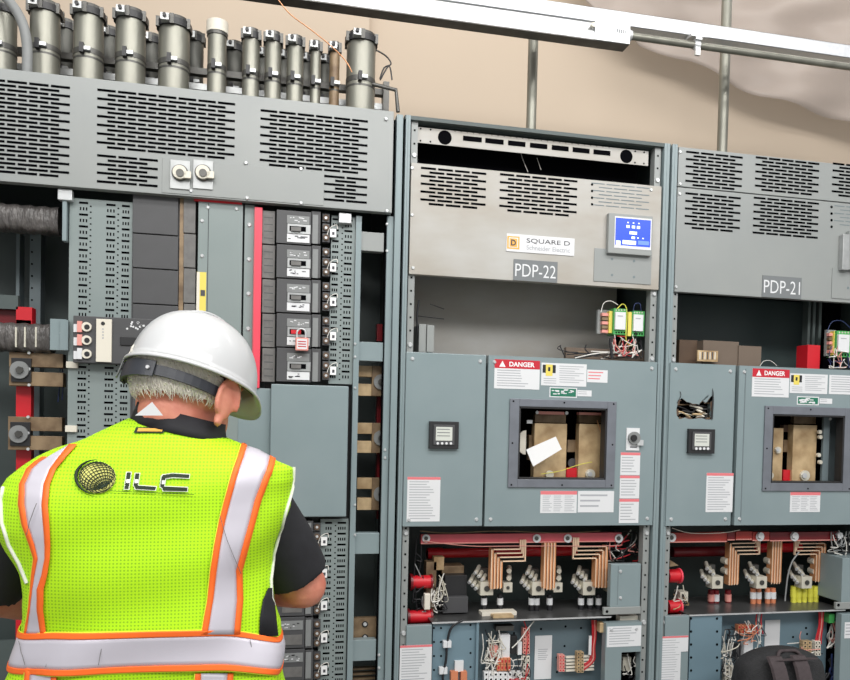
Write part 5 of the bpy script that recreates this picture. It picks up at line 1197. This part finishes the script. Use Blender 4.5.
# hard hat
hh = MB(); ho = Vector((0, .0, -.010)); hatm = hm @ Matrix.Rotation(math.radians(2), 3, 'X')
def HH(x, y, z): return HC + Vector((.010, 0, .0)) + hm @ ho + hatm @ Vector((x, y, z))
R = []; n = 64
for j in range(19):
    t = j/18; a = t*PI/2
    R.append([HH(.102*math.cos(a)**.82*math.cos(2*PI*k/n), -.004+.127*math.cos(a)**.82*math.sin(2*PI*k/n), .01+.122*math.sin(a)**.96) for k in range(n)])
rim = []
for (e, dz) in ((.012, -.006), (.010, -.001), (.0, .004)):
    rr = []
    for k in range(n):
        th = 2*PI*k/n; f = max(0, math.sin(th)); pk = f**4; rr.append(HH((.102+e*.7)*math.cos(th), -.004+(.127+e*.7+.036*pk)*math.sin(th), .01+dz-.014*pk))
    rim.append(rr)
hh.rings(rim+R[:-1], 'helmet', cap0=False); hat = hh.build('hard_hat', pt); s = hat.modifiers.new('th', 'SOLIDIFY'); s.thickness = .0035; s.offset = -1; hat['label'] = 'glossy white hard hat'
m = MB()
for x in (-.02, .02): m.tube([HH(x, -.004+.146*math.cos(a)**.82*-1 if False else (.127*math.cos(a)), .012+.1235*math.sin(a)) for a in [PI*(.14+.72*k/20) for k in range(21)]], .0022, 'helmet', n=6, smoothn=1)
m.build('shell_ridge', hat)
# suspension strap across the nape
m = MB()
def band(mb, a0, a1, zc0, zc1, hw, mt, r=1.0, n=26, th=.004):
    R = []
    for k in range(n+1):
        t = k/n; a = a0+(a1-a0)*t; z = zc0+(zc1-zc0)*t
        bx, by = .0865*r*math.sin(a), -.006-.1085*r*math.cos(a)
        ix, iy = (.0865*r-th)*math.sin(a), -.006-(.1085*r-th)*math.cos(a); w_ = hw(t) if callable(hw) else hw
        R.append([H(bx, by, z-w_), H(bx, by, z+w_), H(ix, iy, z+w_), H(ix, iy, z-w_)])
    mb.rings(R, mt, smooth=False)
band(m, -1.4, 2.1, -.024, -.026, lambda t: .0085, 'strap', .98); m.build('head_strap', hat)
m = MB(); band(m, -.75, .4, -.024, -.025, lambda t: .0155*(1-.25*abs(t-.3)), 'strap', 1.02); band(m, -.95, -.45, -.023, -.023, .0125, 'black', 1.03); m.build('strap_pad', hat)
m = MB(); p = H(.0865*math.sin(.3)*1.03, -.006-.1085*math.cos(.3)*1.03, -.025); d = (p-H(0, 0, 0)).normalized(); m.cyl(p, p+d*.003, .003, 'label', 10)
q = [(-.085, -.062, .0), (-.02, -.12, .0)]
m.tube([H(-.066, -.088, -.004), H(-.06, -.096, -.032), H(-.05, -.104, -.033), H(-.04, -.108, -.002)], .0014, 'strip', n=5); m.build('strap_buckle', hat)
m = MB(); band(m, 1.55, 2.1, -.0, -.02, .018, 'black', 1.0); m.build('ear_clip', hat)
# safety glasses temple
m = MB(); 
for sx in (-1, 1): m.tube([H(sx*.088, -.02, -.0), H(sx*.086, .03, .006), H(sx*.075, .09, .006)], .0025, 'black', n=6)
m.build('glasses_temple', pt)

# ------------------------------------------------------------------ backpack on a low stool at lower right
YB2 = -.22
p = P(781, 650, YB2); bx = P(781, 665, YB2+.02).x; top = p.z; w = (P(828, 680, YB2).x-P(734, 680, YB2).x)/2*.86
st = empty('stool', (bx, YB2+.05, 0), 'low black stool carrying the backpack in front of the PDP-21 cabinet, below the photo', 'stool')
zs2 = top-.42; m = MB(); m.cyl((bx, YB2-.02, zs2-.03), (bx, YB2-.02, zs2), .16, 'black', 28); m.build('seat', st)
for k in range(4):
    a = PI/4+k*PI/2; m = MB(); m.cyl((bx+.11*math.cos(a), YB2-.02+.11*math.sin(a), zs2-.03), (bx+.14*math.cos(a), YB2-.02+.12*math.sin(a), 0), .012, 'black', 10); m.build('leg', st)
bp = empty('backpack', (bx, YB2, zs2), 'black mesh backpack with two padded brown-black shoulder straps at the bottom right of the photo', 'backpack')
def bw(z):   # half width at height below the top
    t = (top-z)/.42; return w*min(1, (1-(1-min(1, t/.16))**2.2))**.5*(1+.12*min(1, t)) if t > 0 else .01
R = []
for j in range(25):
    t = j/24; z = top-.42*(1-(1-t)**1.0)*1.0 if False else top-.42*t**1.6
    ww = max(.02, bw(z-.0004)); R.append(sring(bx, YB2+.03, z, ww, .018+.072*min(1, ((top-z)/.12))**.5 if j else .012, 2.6, 40))
m = MB(); m.rings(R[::-1], 'mesh_black'); m.build('bag_body', bp)
m = MB(); m.tube([(bx-.045, YB2-.02, top-.02), (bx-.03, YB2-.01, top-.002), (bx, YB2-.0, top-.004), (bx+.03, YB2-.01, top-.002), (bx+.045, YB2-.02, top-.02)], .006, 'webbing', n=8)
m.build('grab_handle', bp)
m = MB(); m.rings([sring(bx, YB2-.048, top-.015-dz, bw(top-.015-dz)*.8, .01, 2.4, 30) for dz in (0, .002)]+[], 'webbing'); m.build('top_seam', bp)
for sx, lean in ((-1, -.006), (1, -.012)):
    R = []
    for k in range(16):
        t = k/15; z = top-.008-.40*t; x = bx-.028+sx*.043+lean*t*2; yy = YB2-.035-.05*min(1, t*3)**.6-.02*math.sin(PI*t)
        R.append([Vector((x-.027, yy, z)), Vector((x-.023, yy-.009, z)), Vector((x+.023, yy-.009, z)), Vector((x+.027, yy, z)), Vector((x+.02, yy+.006, z)), Vector((x-.02, yy+.006, z))])
    m = MB(); m.rings(R, 'webbing', smooth=False); s_ = m.build('shoulder_strap', bp)
    m = MB(); zz = top-.083; m.box(bx+sx*.047-.018, bx+sx*.047+.012, YB2-.112, YB2-.104, zz, zz+.006, 'zinc'); m.build('buckle', s_)
